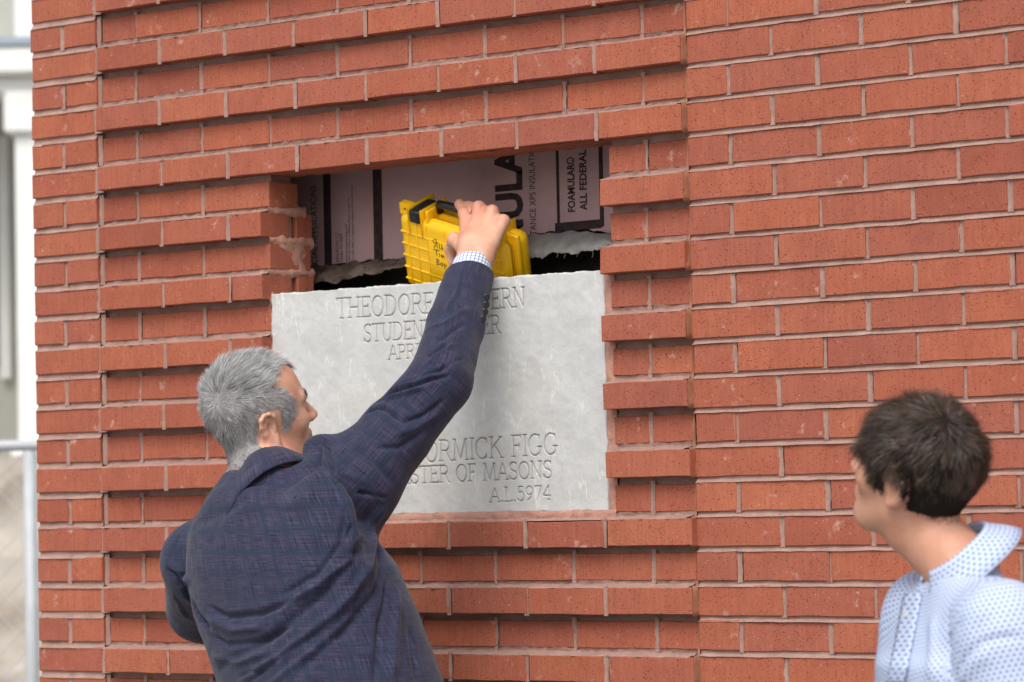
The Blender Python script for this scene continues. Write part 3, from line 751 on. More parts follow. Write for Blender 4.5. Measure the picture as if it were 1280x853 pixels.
class Head:
    def __init__(s, O, yaw, pitch, roll, sc): s.O = np.array(O); s.F, s.U, s.R = frame(yaw, pitch, roll); s.sc = sc; s.A = np.stack([s.F, s.U, s.R])
    def __call__(s, f, u, r): return s.O+s.sc*(f*s.F+u*s.U+r*s.R)
    def loc(s, p): return (p-s.O)@s.A.T/s.sc
    def build(s, S_, slim=1.0, jaw=1.0):
        c = s.sc; E = lambda p, rad, k=.02, op='u': S_.ell(s(*p), s.A, [x*c for x in rad], k*c, op)
        E((-.012, .045, 0), (.098, .092, .077), .02); E((.02, .03, 0), (.075, .085, .071), .03)
        E((.036, -.04*jaw, 0), (.062, .085*jaw, .060*slim), .03)
        S_.cone(s(.072, -.100*jaw, -.010), s(.072, -.100*jaw, .010), .022*c, .022*c, .03*c)
        for r in (-1, 1):
            S_.cone(s(.008, -.058*jaw, r*.047*slim), s(.062, -.098*jaw, r*.022), .017*c, .018*c, .025*c)
            E((.064, -.012, r*.042*slim), (.024, .020, .020), .02)
            S_.cone(s(.091, .030, r*.012), s(.080, .034, r*.044), .012*c, .010*c, .014*c)
        for r in (-1, 1): E((.099, .010, r*.031), (.013, .011, .016), .010, 'c')
        for r in (-1, 1):
            E((.0805, .0095, r*.031), (.0115, .0115, .0135), .004)
            S_.cone(s(.0885, .018, r*.020), s(.083, .0165, r*.043), .0035*c, .003*c, .005*c)
        S_.cone(s(.095, .018, 0), s(.117, -.017, 0), .0075*c, .0115*c, .012*c)
        for r in (-1, 1): E((.106, -.021, r*.0125), (.011, .008, .007), .006)
        S_.cone(s(.098, -.047, -.014), s(.098, -.047, .014), .0065*c, .0065*c, .010*c); S_.cone(s(.097, -.058, -.012), s(.097, -.058, .012), .0072*c, .0072*c, .008*c)
        # ears
        for r in (-1, 1):
            ef, eu = np.array([.94, .25, -.0*r]), np.array([-.22, .95, .12*r])
            W_ = lambda a, b, h: s(*(np.array([-.010, .000, r*.0745])+ef*a+eu*b+np.array([-.30, 0, r*.95])*h))
            E0 = W_(-.001, -.002, .004); ax = np.stack([s.F*.92-s.R*r*.35, s.U, s.R*r*.92+s.F*.35]); ax /= np.linalg.norm(ax, axis=1)[:, None]
            S_.ell(E0, ax, [.017*c, .027*c, .007*c], .006*c)
            hel = [W_(.014, .004, .004), W_(.015, .017, .007), W_(.008, .028, .010), (W_(-.003, .031, .012)), W_(-.013, .025, .013), W_(-.0165, .010, .013), W_(-.014, -.006, .012), W_(-.008, -.018, .010), W_(.000, -.027, .008)]
            S_.chain(hel, [.0035*c, .0038*c, .0040*c, .0042*c, .0044*c, .0044*c, .0044*c, .005*c, .0065*c], .004*c)
            S_.cone(W_(.003, -.027, .006), W_(.007, -.022, .005), .0075*c, .006*c, .006*c)
            S_.ell(W_(.001, -.002, .0125), ax, [.0085*c, .0125*c, .0075*c], .004*c, 'c')
            S_.chain([W_(-.006, .020, .012), W_(-.009, .008, .011), W_(-.006, -.009, .0105)], [.0025*c, .003*c, .003*c], .004*c)
            S_.cone(W_(.011, -.004, .005), W_(.010, -.010, .005), .0035*c, .004*c, .005*c)
        return S_
def strands(name, H, V, N, mask, n, length, width, whorl, mat, parent, seed, lift, comb, clump=0.0, seg=5, curl=0.0, gravity=.0, tone=None):
    """ribbon hair rooted on the scalp; length/lift/comb are functions of local coords"""
    r = np.random.default_rng(seed)
    L = H.loc(V); idx = np.where(mask(L))[0]
    if not len(idx): return None
    pick = r.choice(idx, n); P0 = V[pick]+r.normal(0, .0012, (n, 3)); N0 = N[pick]; l0 = H.loc(P0)
    wv = np.array(whorl); dl = l0-wv; d = dl@H.A
    d -= N0*(d*N0).sum(1)[:, None]; nd = np.linalg.norm(d, axis=1)[:, None]; d /= nd+1e-9
    sw = np.cross(N0, d); d = d+sw*.55*np.exp(-(nd/H.sc/.03)**2)
    cm = comb(l0)@H.A; cm -= N0*(cm*N0).sum(1)[:, None]; d = d+cm; d /= np.linalg.norm(d, axis=1)[:, None]+1e-9
    # clumping noise: neighbouring strands share a bend
    q = P0*55; cl = np.stack([noise(q, seed+i)+.7*noise(q*2.7, seed+40+i) for i in range(3)], 1)
    d = d+clump*cl+r.normal(0, .14, (n, 3)); d /= np.linalg.norm(d, axis=1)[:, None]
    ln = length(l0)*r.uniform(.7, 1.1, n)*H.sc; lf = lift(l0)*r.uniform(.6, 1.3, n)
    pts = []; p = P0-N0*.001; dirv = d+N0*lf[:, None]; dirv /= np.linalg.norm(dirv, axis=1)[:, None]
    for k in range(seg+1):
        pts.append(p); p = p+dirv*(ln/seg)[:, None]
        dirv = dirv-N0*(curl*lf/seg*2.2)[:, None]+np.array([0, 0, -gravity/seg])+cl*(clump*.25)/seg
        # stay outside the head
        dirv /= np.linalg.norm(dirv, axis=1)[:, None]
    pts = np.stack(pts, 1); side = np.cross(dirv, N0+r.normal(0, .35, (n, 3))); side /= np.linalg.norm(side, axis=1)[:, None]+1e-9
    w = width*np.linspace(1, .18, seg+1)[None, :, None]*r.uniform(.7, 1.2, (n, 1, 1))
    A = pts+side[:, None]*w; B = pts-side[:, None]*w
    VV = np.stack([A, B], 2).reshape(-1, 3); b = (np.arange(n)*(seg+1)*2)[:, None]; s_ = np.arange(seg)[None]*2
    i = b+s_; FF = np.stack([i, i+1, i+3, i+2], -1).reshape(-1, 4)
    o = fast_mesh(name, VV, FF, mat, parent)
    rv = np.repeat(np.clip(r.uniform(0, 1, n)*.55+.45*(.5+.6*noise(P0*130, seed+9))+(tone(l0) if tone else 0), 0, 1), (seg+1)*2); tt = np.tile(np.repeat(np.linspace(0, 1, seg+1), 2), n)
    attr(o, 'strand', np.stack([rv, tt], 1)); return o
def mat_hair(name, stops, rough=.45):
    m = NT(name, rough, .35); a = m.n('Attribute', attribute_name='strand'); sx = m.n('SeparateXYZ', i_0=a.outputs['Vector'])
    m.col(m.ramp(sx.outputs[0], *stops)); return m.m
def mat_skin(name, a, b, red):
    m = NT(name, .5, .35); n = m.noise(35, None, 4)
    c = m.mix(m.ramp(n, (.35, 0), (.65, 1)), a, b); c = m.mix(m.ramp(m.noise(11, None, 3), (.45, 0), (.7, .55)), c, red)
    c = m.mix(m.ramp(m.noise(260, None, 2), (.28, .25), (.4, 0)), c, red)
    m.col(c); m.b.inputs['Subsurface Weight'].default_value = .12; m.b.inputs['Subsurface Radius'].default_value = (.012, .004, .002); m.b.inputs['Subsurface Scale'].default_value = .5
    m.bump(m.math('ADD', m.noise(380, None, 3), m.math('MULTIPLY', m.noise(90, None, 3), 1.2)), .0007, .7); return m.m
def grid_obj(name, G, mat, parent, thick=0, smooth=True, uv=None):
    G = np.array(G, float); r, c = G.shape[:2]
    F = np.array([(i*c+j, i*c+j+1, (i+1)*c+j+1, (i+1)*c+j) for i in range(r-1) for j in range(c-1)])
    o = fast_mesh(name, G.reshape(-1, 3), F, mat, parent, smooth)
    if uv is not None: attr(o, 'cloth', np.array(uv).reshape(-1, 2))
    if thick:
        md = o.modifiers.new('thickness', 'SOLIDIFY'); md.thickness = thick; md.offset = 0
    return o
def seg_t(p, a, b):
    ab = b-a; return np.clip(((p-a)@ab)/(ab@ab), -.3, 1.3)
# ------------------------------------------------------------------ the case's place: tilted towards the man, dipping into the gap behind the stone
ca, cb = math.radians(17), math.radians(27)
ex = np.array([math.cos(ca), 0, -math.sin(ca)]); ey = np.array([0, math.cos(cb), math.sin(cb)]); ey -= ex*(ex@ey); ey /= np.linalg.norm(ey); ez = np.cross(ex, ey)
o_ = P(495, 265, .058)+ex*h2
M4 = np.eye(4); M4[:3, 0] = ex; M4[:3, 1] = ey; M4[:3, 2] = ez; M4[:3, 3] = o_
case.matrix_world = Matrix(M4.tolist())
def CL(x, y, z): return o_+ex*x+ey*y+ez*z
# ------------------------------------------------------------------ man in the jacket
MH = Head((.8687, -.43, 1.6772), .4304, .2384, .1923, 1.01)
Rb = np.array([.995, -.10, 0]); Fb = np.array([.10, .995, 0]); Ub = np.array([0, 0, 1.0])
Nb = P(340, 622, -.458); Cc = P(375, 725, -.47); Ww = P(412, 853, -.475)
SR, ER, WR = P(437, 610, -.40), P(551, 476, -.245), P(590, 333, -.035)
SL, EL, WL = P(253, 703, -.45), P(249, 762, -.30), P(350, 802, -.10)
print('arm', np.linalg.norm(SR-ER), np.linalg.norm(ER-WR), 'L', np.linalg.norm(SL-EL), np.linalg.norm(EL-WL), 'shoulder', np.linalg.norm(SL-SR), 'W z', Ww)
foot = {1: np.array([Ww[0]+.13, -.44, 0]), -1: np.array([Ww[0]-.10, -.47, 0])}
Hip = np.array([Ww[0]+.015, -.47, .93])
man = SDF(); MH.build(man)
man.chain([MH(-.02, -.02, 0), MH(-.012, -.075, 0), Nb], [.056, .057, .066], .03)
man.cone(Nb+Rb*.05-Ub*.04, SR, .042, .055, .03); man.cone(Nb-Rb*.05-Ub*.04, SL, .042, .055, .03)
man.chain([Nb, Cc, Ww, Hip], [.09, .13, .13, .13], .05)
man.chain([SR, ER, WR], [.052, .042, .029], .03); man.chain([SL, EL, WL], [.052, .042, .03], .03)
for s_ in (1, -1):
    kn = (Hip+foot[s_])/2+Fb*.02+Rb*s_*.01
    man.chain([Hip+Rb*s_*.085, kn, foot[s_]+[0, 0, .09]], [.085, .058, .042], .03); man.cone(foot[s_]+[0, 0, .045], foot[s_]+Fb*.17+[0, 0, .03], .038, .028, .02)
# right hand closing on the handle
hw = WR
K = [P(581, 268, .048), P(599, 260, .050), P(616, 265, .046), P(630, 277, .040)]
hand_dir = (K[1]-hw)
man.chain([WR-(WR-ER)*.06, WR, hw+hand_dir*.35], [.030, .027, .027], .015)
for i, k_ in enumerate(K):
    man.cone(hw+hand_dir*.2+(k_-K[1])*.35, k_, .019, .0116, .024)
hx = [.008, .028, .047, .064]
for i, k_ in enumerate(K):
    hnd = CL(hx[i], .036, .037)
    hnd = CL(hx[i], .032, .031)
    top = hnd+np.array([0, .004, .013]) if i else hnd+np.array([-.002, .000, .012])
    far = hnd+np.array([0, .020, .001]); und = hnd+np.array([0, .006, -.018])
    _q = CAM_R@(top-CAM_C); print('finger', i, np.round((640+FPX*_q[0]/_q[2], 426.5+FPX*_q[1]/_q[2]), 0), np.round(k_, 3), np.round(top, 3))
    rr_ = [.0112, .0102, .0094, .0084]; sc_ = (1, 1.0, .95, .85)[i]
    man.chain([k_, top, far, und], [x*sc_ for x in rr_], .007)
    man.ell(k_+np.array([0, -.002, .003]), np.eye(3), [.010, .010, .010], .010)
tb = [hw+hand_dir*.25+np.array([-.022, .004, 0]), P(568, 300, .030), P(563.5, 312, .046), P(565, 327, .050)]
man.chain(tb, [.016, .0135, .011, .0095], .012)
# left hand resting against the wall
man.cone(WL, WL+np.array([.0, .055, .01]), .028, .026, .012)
for i in range(4):
    b_ = WL+np.array([-.03+.02*i, .06, .015]); man.chain([b_, b_+np.array([0, .022, .012]), b_+np.array([0, .028, .035])], [.0095, .0085, .0075], .006)
man.chain([WL+np.array([.03, .03, 0]), WL+np.array([.05, .05, .01]), WL+np.array([.052, .07, .025])], [.011, .0095, .008], .008)
V, F = mesh_sdf(man, (.3, -.80, -.01), (1.5, .30, 2.25), .0026)
V = relax(V, F, 1, .4); Nn = vnormals(V, F)
MSK = mat_skin('fair_skin', (.57, .30, .20), (.66, .375, .265), (.58, .215, .14))
person = fast_mesh('person', V, F, MSK)
tag(person, 'grey-haired man in navy plaid jacket reaching up with a yellow case', 'person')
print('man body', len(V))
# hair
whorl = MH.loc(cast(man, 271, 503))
print('whorl', whorl)
def hmask(l):
    f, u, r = l[:, 0], l[:, 1], np.abs(l[:, 2])
    top = (u > .07) & (f < .078-np.clip(r-.012, 0, 1)*1.25)
    side = (u > .0) & (u <= .075) & (f < .050+.12*(u-.0)*(u < .045)-np.clip(u-.045, 0, 1)*.9) 
    burn = (u > -.014) & (u <= .0) & (f > .012) & (f < .040)
    back = (f < -.030) & (u > -.102+np.clip(r-.03, 0, 1)*.5) & (u <= .02)
    ear = (np.abs(f+.010) < .027) & (np.abs(u+.002) < .036) & (r > .062)
    return (top | side | burn | back) & ~ear & (l[:, 1] > -.086) & (f > -.118) & ((r < .052) | (u > -.06))
def hlen(l): return np.where(l[:, 1] > .08, .026, np.where(l[:, 0] < -.02, .016, .013))+.004*np.clip(l[:, 1]/.1, 0, 1)
MHR = mat_hair('grey_hair', ((0, (.055, .055, .06)), (.25, (.17, .17, .175)), (.5, (.33, .325, .325)), (.8, (.54, .53, .525)), (1, (.74, .73, .72))))
hr = strands('hair', MH, V, Nn, hmask, 42000, hlen, .00042, whorl, MHR, person, 5, lambda l: .20+.08*(l[:, 1] > .08), lambda l: np.stack([.35*(l[:, 1] > .08)+.0*l[:, 0], -.35*(l[:, 1] < .06)-.2*(l[:, 0] < -.05), 0*l[:, 0]], 1), .32, 5, .55, 0, lambda l: -.02+.24*np.clip(l[:, 0]/.04, 0, 1)-.06*(l[:, 1] < -.03))
# scalp tint: hair cap just above the skin so no skin shines through
Lc = MH.loc(V); hm = hmask(Lc) & (Lc[:, 1] > -.068)
fm = hm[F].all(1); used = np.unique(F[fm]); rm = np.full(len(V), -1); rm[used] = np.arange(len(used))
capm = simple('grey_scalp', (.26, .245, .24), .8, .1, .2, 200)
fast_mesh('hair_undercoat', V[used]+Nn[used]*.0016, rm[F[fm]], capm, hr)
# eyebrow
def bmask(l): return (np.abs(l[:, 1]-.036) < .005) & (np.abs(np.abs(l[:, 2])-.032) < .016) & (l[:, 0] > .06) & (l[:, 2] > 0)
for sd_ in (1, -1): strands('eyebrow', MH, V, Nn, (lambda l, k=sd_: bmask(l*np.array([1, 1, k]))), 300, lambda l: .011+0*l[:, 0], .0004, np.array([.2, .03, 0]), mat_hair('dark_brow', ((0, (.03, .028, .028)), (1, (.16, .15, .15)))), person, 6, lambda l: .25+0*l[:, 0], lambda l: np.zeros_like(l), .1, 3, .4)
for r_ in (-1, 1):
    bm = bmesh.new(); bmesh.ops.create_icosphere(bm, subdivisions=3, radius=.0112)
    for v_ in bm.verts: v_.co += Vector(MH(.0815, .0085, r_*.031))
    ey_ = NT('eye_white', .15, .5); ey_.col((.6, .55, .5)); bm_obj('eye', bm, ey_.m, person, True)
# ---- jacket
mj = NT('navy_plaid_wool', .82, .15)
at = mj.n('Attribute', attribute_name='cloth'); sx_ = mj.n('SeparateXYZ', i_0=at.outputs['Vector']); U_, V_ = sx_.outputs[0], sx_.outputs[1]
def line(x, per, w0, w1, ph=0.0):
    t = mj.math('ABSOLUTE', mj.math('SUBTRACT', mj.math('FRACT', mj.math('ADD', mj.math('DIVIDE', x, per), ph)), .5)); return mj.ramp(t, (w0, 1), (w1, 0))
cu_ = mj.n('CombineXYZ', i_X=mj.math('MULTIPLY', U_, 620.0), i_Y=mj.math('MULTIPLY', V_, 22.0)).outputs[0]; cv_ = mj.n('CombineXYZ', i_X=mj.math('MULTIPLY', U_, 22.0), i_Y=mj.math('MULTIPLY', V_, 620.0)).outputs[0]
yu = mj.noise(1.0, cu_, 2, .6); yv = mj.noise(1.0, cv_, 2, .6)
c = mj.mix(mj.ramp(mj.math('MULTIPLY', mj.math('ADD', yu, yv), .5), (.38, 0), (.62, 1)), (.006, .0075, .022), (.055, .054, .098))
big = mj.noise(6, None, 3); c = mj.mix(mj.ramp(big, (.4, 0), (.65, .5)), c, mj.mix(1.0, c, (1.12, .92, 1.0), 'MULTIPLY'))
for x in (U_, V_):
    c = mj.mix(mj.math('MULTIPLY', line(x, .040, .12, .22), .26), c, (.016, .02, .045))
    c = mj.mix(mj.math('MULTIPLY', line(x, .044, .03, .07, .36), .42), c, (.010, .026, .05))
    c = mj.mix(mj.math('MULTIPLY', line(x, .044, .025, .06, .22), .36), c, (.012, .03, .055))
mj.col(c); mj.b.inputs['Sheen Weight'].default_value = .12; mj.b.inputs['Sheen Roughness'].default_value = .5
mj.bump(mj.math('ADD', yu, yv), .0007, .9)
MJK = mj.m
jk = SDF()
zs = np.array([.74, .90, 1.05, Ww[2], 1.29, 1.385, 1.455, 1.505, 1.545]); aw = np.array([.262, .25, .243, .238, .232, .225, .195, .12, .07]); bw = np.array([.20, .195, .188, .183, .172, .155, .128, .09, .06])
tt_ = lambda z: np.interp(z, [.7, .95, Ww[2], Cc[2], Nb[2], 1.7], np.arange(6))
ctr = np.array([[Hip[0], -.47], [Hip[0], -.47], Ww[:2], Cc[:2], Nb[:2]+[0, .0], Nb[:2]])
def torso(p):
    z = p[:, 2]; t = tt_(z); cx = np.interp(t, np.arange(6), ctr[:, 0]); cy = np.interp(t, np.arange(6), ctr[:, 1])
    a = np.interp(z, zs, aw); b = np.interp(z, zs, bw)
    q0 = (p[:, 0]-cx)*Rb[0]+(p[:, 1]-cy)*Rb[1]; q1 = (p[:, 0]-cx)*Fb[0]+(p[:, 1]-cy)*Fb[1]
    e = (np.abs(q0/a)**2.3+np.abs(q1/b)**2.3)**(1/2.3)
    return np.maximum((e-1)*np.minimum(a, b)*.9, np.maximum(z-1.55, .74-z)).astype(f32)
jk.add(torso, (Ww[0], -.47, 1.2), .62, .02)
jk.cone(Nb-Fb*.022+Rb*.05, SR+[0, 0, .005], .050, .080, .045); jk.cone(Nb-Fb*.022-Rb*.05, SL+[0, 0, .0], .048, .078, .045); jk.cone(Nb-Fb*.025-Rb*.04-Ub*.04, Nb-Fb*.025+Rb*.04-Ub*.04, .07, .07, .05)
jk.ell(P(400, 668, -.56), np.stack([Rb, Fb, Ub]), [.10, .035, .12], .09)         # right shoulder blade
jk.ell(P(300, 700, -.555), np.stack([Rb, Fb, Ub]), [.10, .035, .12], .09)
_nd = MH(-.012, -.075, 0)-Nb; _nd /= np.linalg.norm(_nd)
jk.cone(Nb-Ub*.05-Fb*.012, Nb+_nd*.012-Fb*.006+Rb*.004, .088, .072, .03); jk.cone(Nb+Rb*.05-Ub*.01, Nb+Rb*.052+_nd*.028+Fb*.01, .05, .026, .02)
jk.ell(P(398, 561, -.43), np.stack([Rb, Fb, Ub]), [.030, .03, .026], .02)
sl_end = WR-(WR-ER)/np.linalg.norm(WR-ER)*.024
jk.chain([SR+Rb*.005, SR+(ER-SR)*.5, ER, ER+(sl_end-ER)*.5, sl_end], [.088, .071, .063, .058, .051], .05)
jk.chain([SL-Rb*.004, EL, WL-(WL-EL)*.12], [.080, .066, .05], .028)
# cut cuffs and neck hole
cd_ = (WR-ER)/np.linalg.norm(WR-ER); cut = cd_*.8+np.array([-.18, 0, .45]); cut /= np.linalg.norm(cut)
def cuffcut(p): return np.maximum(((sl_end-p)@cut.astype(f32)), (np.linalg.norm(p-sl_end, axis=1)-.14)).astype(f32)
jk.add(cuffcut, sl_end, .14, .003, 'c')
jk.cone(sl_end-cd_*.035, sl_end+cd_*.1, .0455, .0455, .003, 'c')
jk.chain([Nb+_nd*.045+Fb*.004, MH(-.012, -.075, 0), MH(-.01, -.03, 0)], [.058, .062, .078], .004, 'c')
V, F = mesh_sdf(jk, (.3, -.85, .70), (1.5, .12, 2.10), .0032)
V = relax(V, F, 2, .5); Nn = vnormals(V, F)
folds = [
 ([(325, 612), (345, 680), (372, 760), (395, 853)], .0045, -.0022), ([(362, 590), (385, 575), (398, 562)], .004, -.002),
 ([(393, 548), (402, 560), (399, 580), (420, 602), (450, 616), (482, 622)], .0042, -.009), ([(405, 552), (411, 574), (430, 592), (462, 606)], .010, .004), ([(388, 553), (390, 575), (402, 600)], .011, .004),
 ([(402, 549), (410, 560), (414, 575), (420, 592)], .006, -.010), ([(376, 557), (385, 548), (396, 545)], .012, .006),
 ([(472, 632), (455, 650), (448, 690), (402, 745), (335, 800), (275, 835)], .012, -.008), ([(478, 640), (468, 672), (458, 712), (420, 765), (352, 822), (300, 853)], .011, .008), 
 ([(482, 650), (476, 690), (470, 740), (430, 790), (370, 845)], .010, -.007), ([(465, 640), (452, 672), (438, 700), (400, 730), (350, 762)], .009, .006),
 ([(484, 660), (484, 720), (474, 780), (468, 853)], .007, -.007), ([(494, 680), (496, 740), (492, 800), (490, 853)], .013, .007), ([(505, 720), (512, 780), (520, 853)], .009, -.004),
 ([(430, 640), (424, 680), (396, 718), (350, 745)], .007, -.0045), ([(445, 634), (438, 660), (428, 684)], .005, -.004), ([(456, 634), (451, 656), (446, 676)], .004, .003),
 ([(258, 758), (285, 772), (325, 768), (365, 752)], .008, -.007), ([(262, 772), (292, 788), (330, 784)], .009, .006), ([(262, 792), (285, 806), (325, 802), (370, 780)], .007, -.005), ([(266, 820), (300, 828), (340, 815)], .008, .005),
 ([(310, 853), (345, 828), (400, 790)], .007, -.006), ([(340, 856), (390, 815), (440, 770)], .008, .005), ([(265, 840), (300, 845), (330, 838)], .006, -.004),
 ([(209, 712), (220, 720), (230, 736), (238, 752)], .005, -.009), ([(214, 705), (226, 714), (237, 728)], .008, .005), ([(216, 742), (226, 762), (236, 775)], .008, .004), ([(240, 752), (250, 772), (262, 786)], .008, -.008),
 ([(300, 612), (330, 604), (362, 580)], .005, -.003), ([(290, 640), (340, 632), (390, 620)], .02, .003), ([(240, 660), (280, 640), (310, 625)], .016, -.003),
 # sleeve
 ([(456, 517), (474, 508), (486, 514), (500, 528)], .0055, -.008), ([(462, 508), (480, 500), (500, 494), (530, 484)], .006, .006), ([(474, 502), (500, 488), (530, 476), (562, 470)], .0055, -.008), ([(482, 494), (510, 478), (545, 466)], .006, .005),
 ([(488, 487), (520, 474), (552, 462), (578, 448)], .005, -.006), ([(500, 470), (530, 458), (568, 430)], .007, .004), ([(506, 462), (535, 446), (560, 430)], .005, -.005), ([(505, 528), (530, 520), (556, 500)], .006, -.005), ([(490, 545), (520, 535), (550, 515)], .009, .004),
 ([(520, 440), (548, 428), (580, 405)], .006, -.004), ([(532, 415), (555, 405), (585, 385)], .007, .003), ([(470, 560), (500, 560), (528, 540)], .007, -.004), ([(445, 560), (470, 580), (490, 605)], .010, -.004), ([(560, 385), (572, 360), (576, 340)], .006, .002),
]
V = fold_disp(V, Nn, jk, [(a, w*.82, A*1.6) for a, w, A in folds])
V = V+Nn*(.0014*fbm(V*18, 91, 3)+.0022*noise(V*7, 95))[:, None]
jacket = fast_mesh('jacket', V, F, MJK, person)
# cloth coordinates
q0 = (V-np.stack([np.interp(tt_(V[:, 2]), np.arange(6), ctr[:, 0]), np.interp(tt_(V[:, 2]), np.arange(6), ctr[:, 1]), V[:, 2]*0], 1)); ua = np.arctan2(q0@Rb, -(q0@Fb))*.21
uvT = np.stack([ua, V[:, 2]], 1)
def armuv(A, B, C_):
    d1, d2 = np.linalg.norm(B-A), np.linalg.norm(C_-B)
    t1, t2 = seg_t(V, A, B), seg_t(V, B, C_); p1 = A+np.clip(t1, -.2, 1)[:, None]*(B-A); p2 = B+np.clip(t2, 0, 1.2)[:, None]*(C_-B)
    e1, e2 = np.linalg.norm(V-p1, axis=1), np.linalg.norm(V-p2, axis=1); m = e2 < e1
    ax = (C_-A)/np.linalg.norm(C_-A); s1 = np.cross(ax, [0.2, -.9, .3]); s1 /= np.linalg.norm(s1); s2 = np.cross(ax, s1); rel = np.where(m[:, None], V-p2, V-p1)
    return np.stack([np.arctan2(rel@s1, rel@s2)*.062, np.where(m, d1+t2*d2, t1*d1)], 1), np.minimum(e1, e2), t1
uR, eR, t1R = armuv(SR, ER, WR); uL, eL, t1L = armuv(SL, EL, WL)
seamN = np.array(ER-SR)/np.linalg.norm(ER-SR)
mR = ((V-SR)@(seamN*.75+Rb*.45) > .010) & (eR < .115); mL = ((V-SL)@(-Rb*.9+(EL-SL)/np.linalg.norm(EL-SL)*.3) > .015) & (eL < .11)
uv = np.where(mR[:, None], uR, np.where(mL[:, None], uL, uvT)); attr(jacket, 'cloth', uv)
# collar of the jacket: stand and fall round the back of the neck
nd_ = MH(-.012, -.075, 0)-Nb; nd_ /= np.linalg.norm(nd_); na = Rb-nd_*(Rb@nd_); na /= np.linalg.norm(na); nf_ = np.cross(nd_, na)
if nf_@Fb < 0: nf_ = -nf_
G = []; UVc = []
for th in np.linspace(-150, 150, 61):
    t = math.radians(th); s_, c_ = math.sin(t), math.cos(t); back = max(0, c_); row = []
    for (r_, h_) in ((.066, .030), (.067, .055), (.069, .070), (.074, .074), (.081, .066), (.094, .036), (.108, -.004), (.118, -.035)):
        hh = h_*(.62+.38*back)+.006*back-.036+.040*s_-.012*max(0, -c_); rr_ = r_+.005*(1-back)
        row.append(Nb+na*s_*rr_*1.02-nf_*c_*rr_*1.02+nd_*hh)
    G.append(row); UVc.append([(t*.08, k*.012) for k in range(8)])
grid_obj('jacket_collar', G, MJK, jacket, .0045, True, UVc)
# shirt: collar inside and cuff
msh = NT('blue_check_shirt', .8, .2); a_ = msh.n('Attribute', attribute_name='cloth'); sp = msh.n('SeparateXYZ', i_0=a_.outputs['Vector'])
def gl(x, per, w): 
    t = msh.math('ABSOLUTE', msh.math('SUBTRACT', msh.math('FRACT', msh.math('DIVIDE', x, per)), .5)); return msh.ramp(t, (w, 1), (w+.06, 0))
g1, g2 = gl(sp.outputs[0], .0082, .11), gl(sp.outputs[1], .0082, .11)
c = msh.mix(msh.math('MULTIPLY', g1, .75), (.72, .74, .79), (.08, .14, .40)); c = msh.mix(msh.math('MULTIPLY', g2, .75), c, (.10, .17, .42)); msh.col(c)
G = []; UVc = []
for t in np.linspace(0, 2*math.pi, 49):
    s1 = np.cross(cd_, [0, 0, 1.0]); s1 /= np.linalg.norm(s1); s2 = np.cross(s1, cd_)
    row = []; uvr = []
    for k, (h_, r_) in enumerate(((-.05, .040), (-.02, .0405), (.010, .0405), (.032, .0400), (.0345, .0385), (.032, .037), (.0, .036))):
        d = s1*math.cos(t)+s2*math.sin(t); off = -(d@cut)/(cd_@cut)*r_*.8
        row.append(sl_end+cd_*(h_+off)+d*r_); uvr.append((t*.040, h_ if k < 5 else h_+.005))
    G.append(row); UVc.append(uvr)
grid_obj('shirt_cuff', G, msh.m, person, 0, True, UVc)
G = []; UVc = []
for th in np.linspace(-160, 160, 61):
    t = math.radians(th); row = []
    for r_, h_ in ((.060, .0), (.0605, .03), (.0615, .042+.004*math.cos(t)), (.0635, .040), (.066, .02)): row.append(Nb+na*math.sin(t)*r_-nf_*math.cos(t)*r_+nd_*(h_-.028-.004*(1-math.cos(t))))
    G.append(row); UVc.append([(t*.06, k*.01) for k in range(5)])
grid_obj('shirt_collar', G, msh.m, person, .0015, True, UVc)
# sleeve buttons
for (u, v) in ((611.5, 372), (611, 381), (609.5, 390), (607, 399)):
    q = cast(jk, u-3.5, v)
    if q is None: continue
    nq = np.array([.75, -.6, -.1]); nq /= np.linalg.norm(nq)
    va, fa = tube([q-nq*.001, q+nq*.003, q+nq*.0042], [.0072, .0072, .0058], 14); mesh_obj('sleeve_button', va, fa, M_BLK, jacket, False)
# ring
kq = K[2]; hnd = CL(hx[2], .032, .031)+np.array([0, .004, .017]); c0 = kq+(hnd-kq)*.42; ax = (hnd-kq)/np.linalg.norm(hnd-kq); s1 = np.cross(ax, [0, 0, 1.]); s1 /= np.linalg.norm(s1); s2 = np.cross(ax, s1)
pts = [c0+(s1*math.cos(a)+s2*math.sin(a))*.0107 for a in np.linspace(0, 2*math.pi, 25)]; va, fa = tube(pts, .0017, 6, False)
mrg = NT('silver', .25, .5); mrg.b.inputs['Metallic'].default_value = 1; mrg.col((.75, .72, .66)); mesh_obj('ring', va, fa, mrg.m, person, True)
# trousers and shoes (below the picture)
tr = SDF(); tr.chain([Hip+[0, 0, .06], Hip], [.155, .16], .05)
for s_ in (1, -1):
    kn = (Hip+foot[s_])/2+Fb*.02+Rb*s_*.01; tr.chain([Hip+Rb*s_*.085, kn, foot[s_]+[0, 0, .07]], [.115, .085, .075], .04)
V, F = mesh_sdf(tr, (.3, -.85, .02), (1.6, -.05, 1.2), .008); fast_mesh('trousers', V, F, simple('charcoal_trousers', (.03, .03, .035), .85, .15, .2, 60), person)
for s_ in (1, -1):
    sh = SDF(); sh.cone(foot[s_]+[0, 0, .048], foot[s_]+Fb*.19+[0, 0, .036], .047, .036, .02); sh.cone(foot[s_]+[0, 0, .06], foot[s_]+[0, 0, .10], .045, .047, .02)
    V, F = mesh_sdf(sh, foot[s_]-np.array([.15, .15, .02]), foot[s_]+np.array([.2, .35, .2]), .006); V[:, 2] = np.maximum(V[:, 2], .001); fast_mesh('shoe', V, F, simple('black_leather', (.015, .013, .012), .35, .5, .2, 30), person)
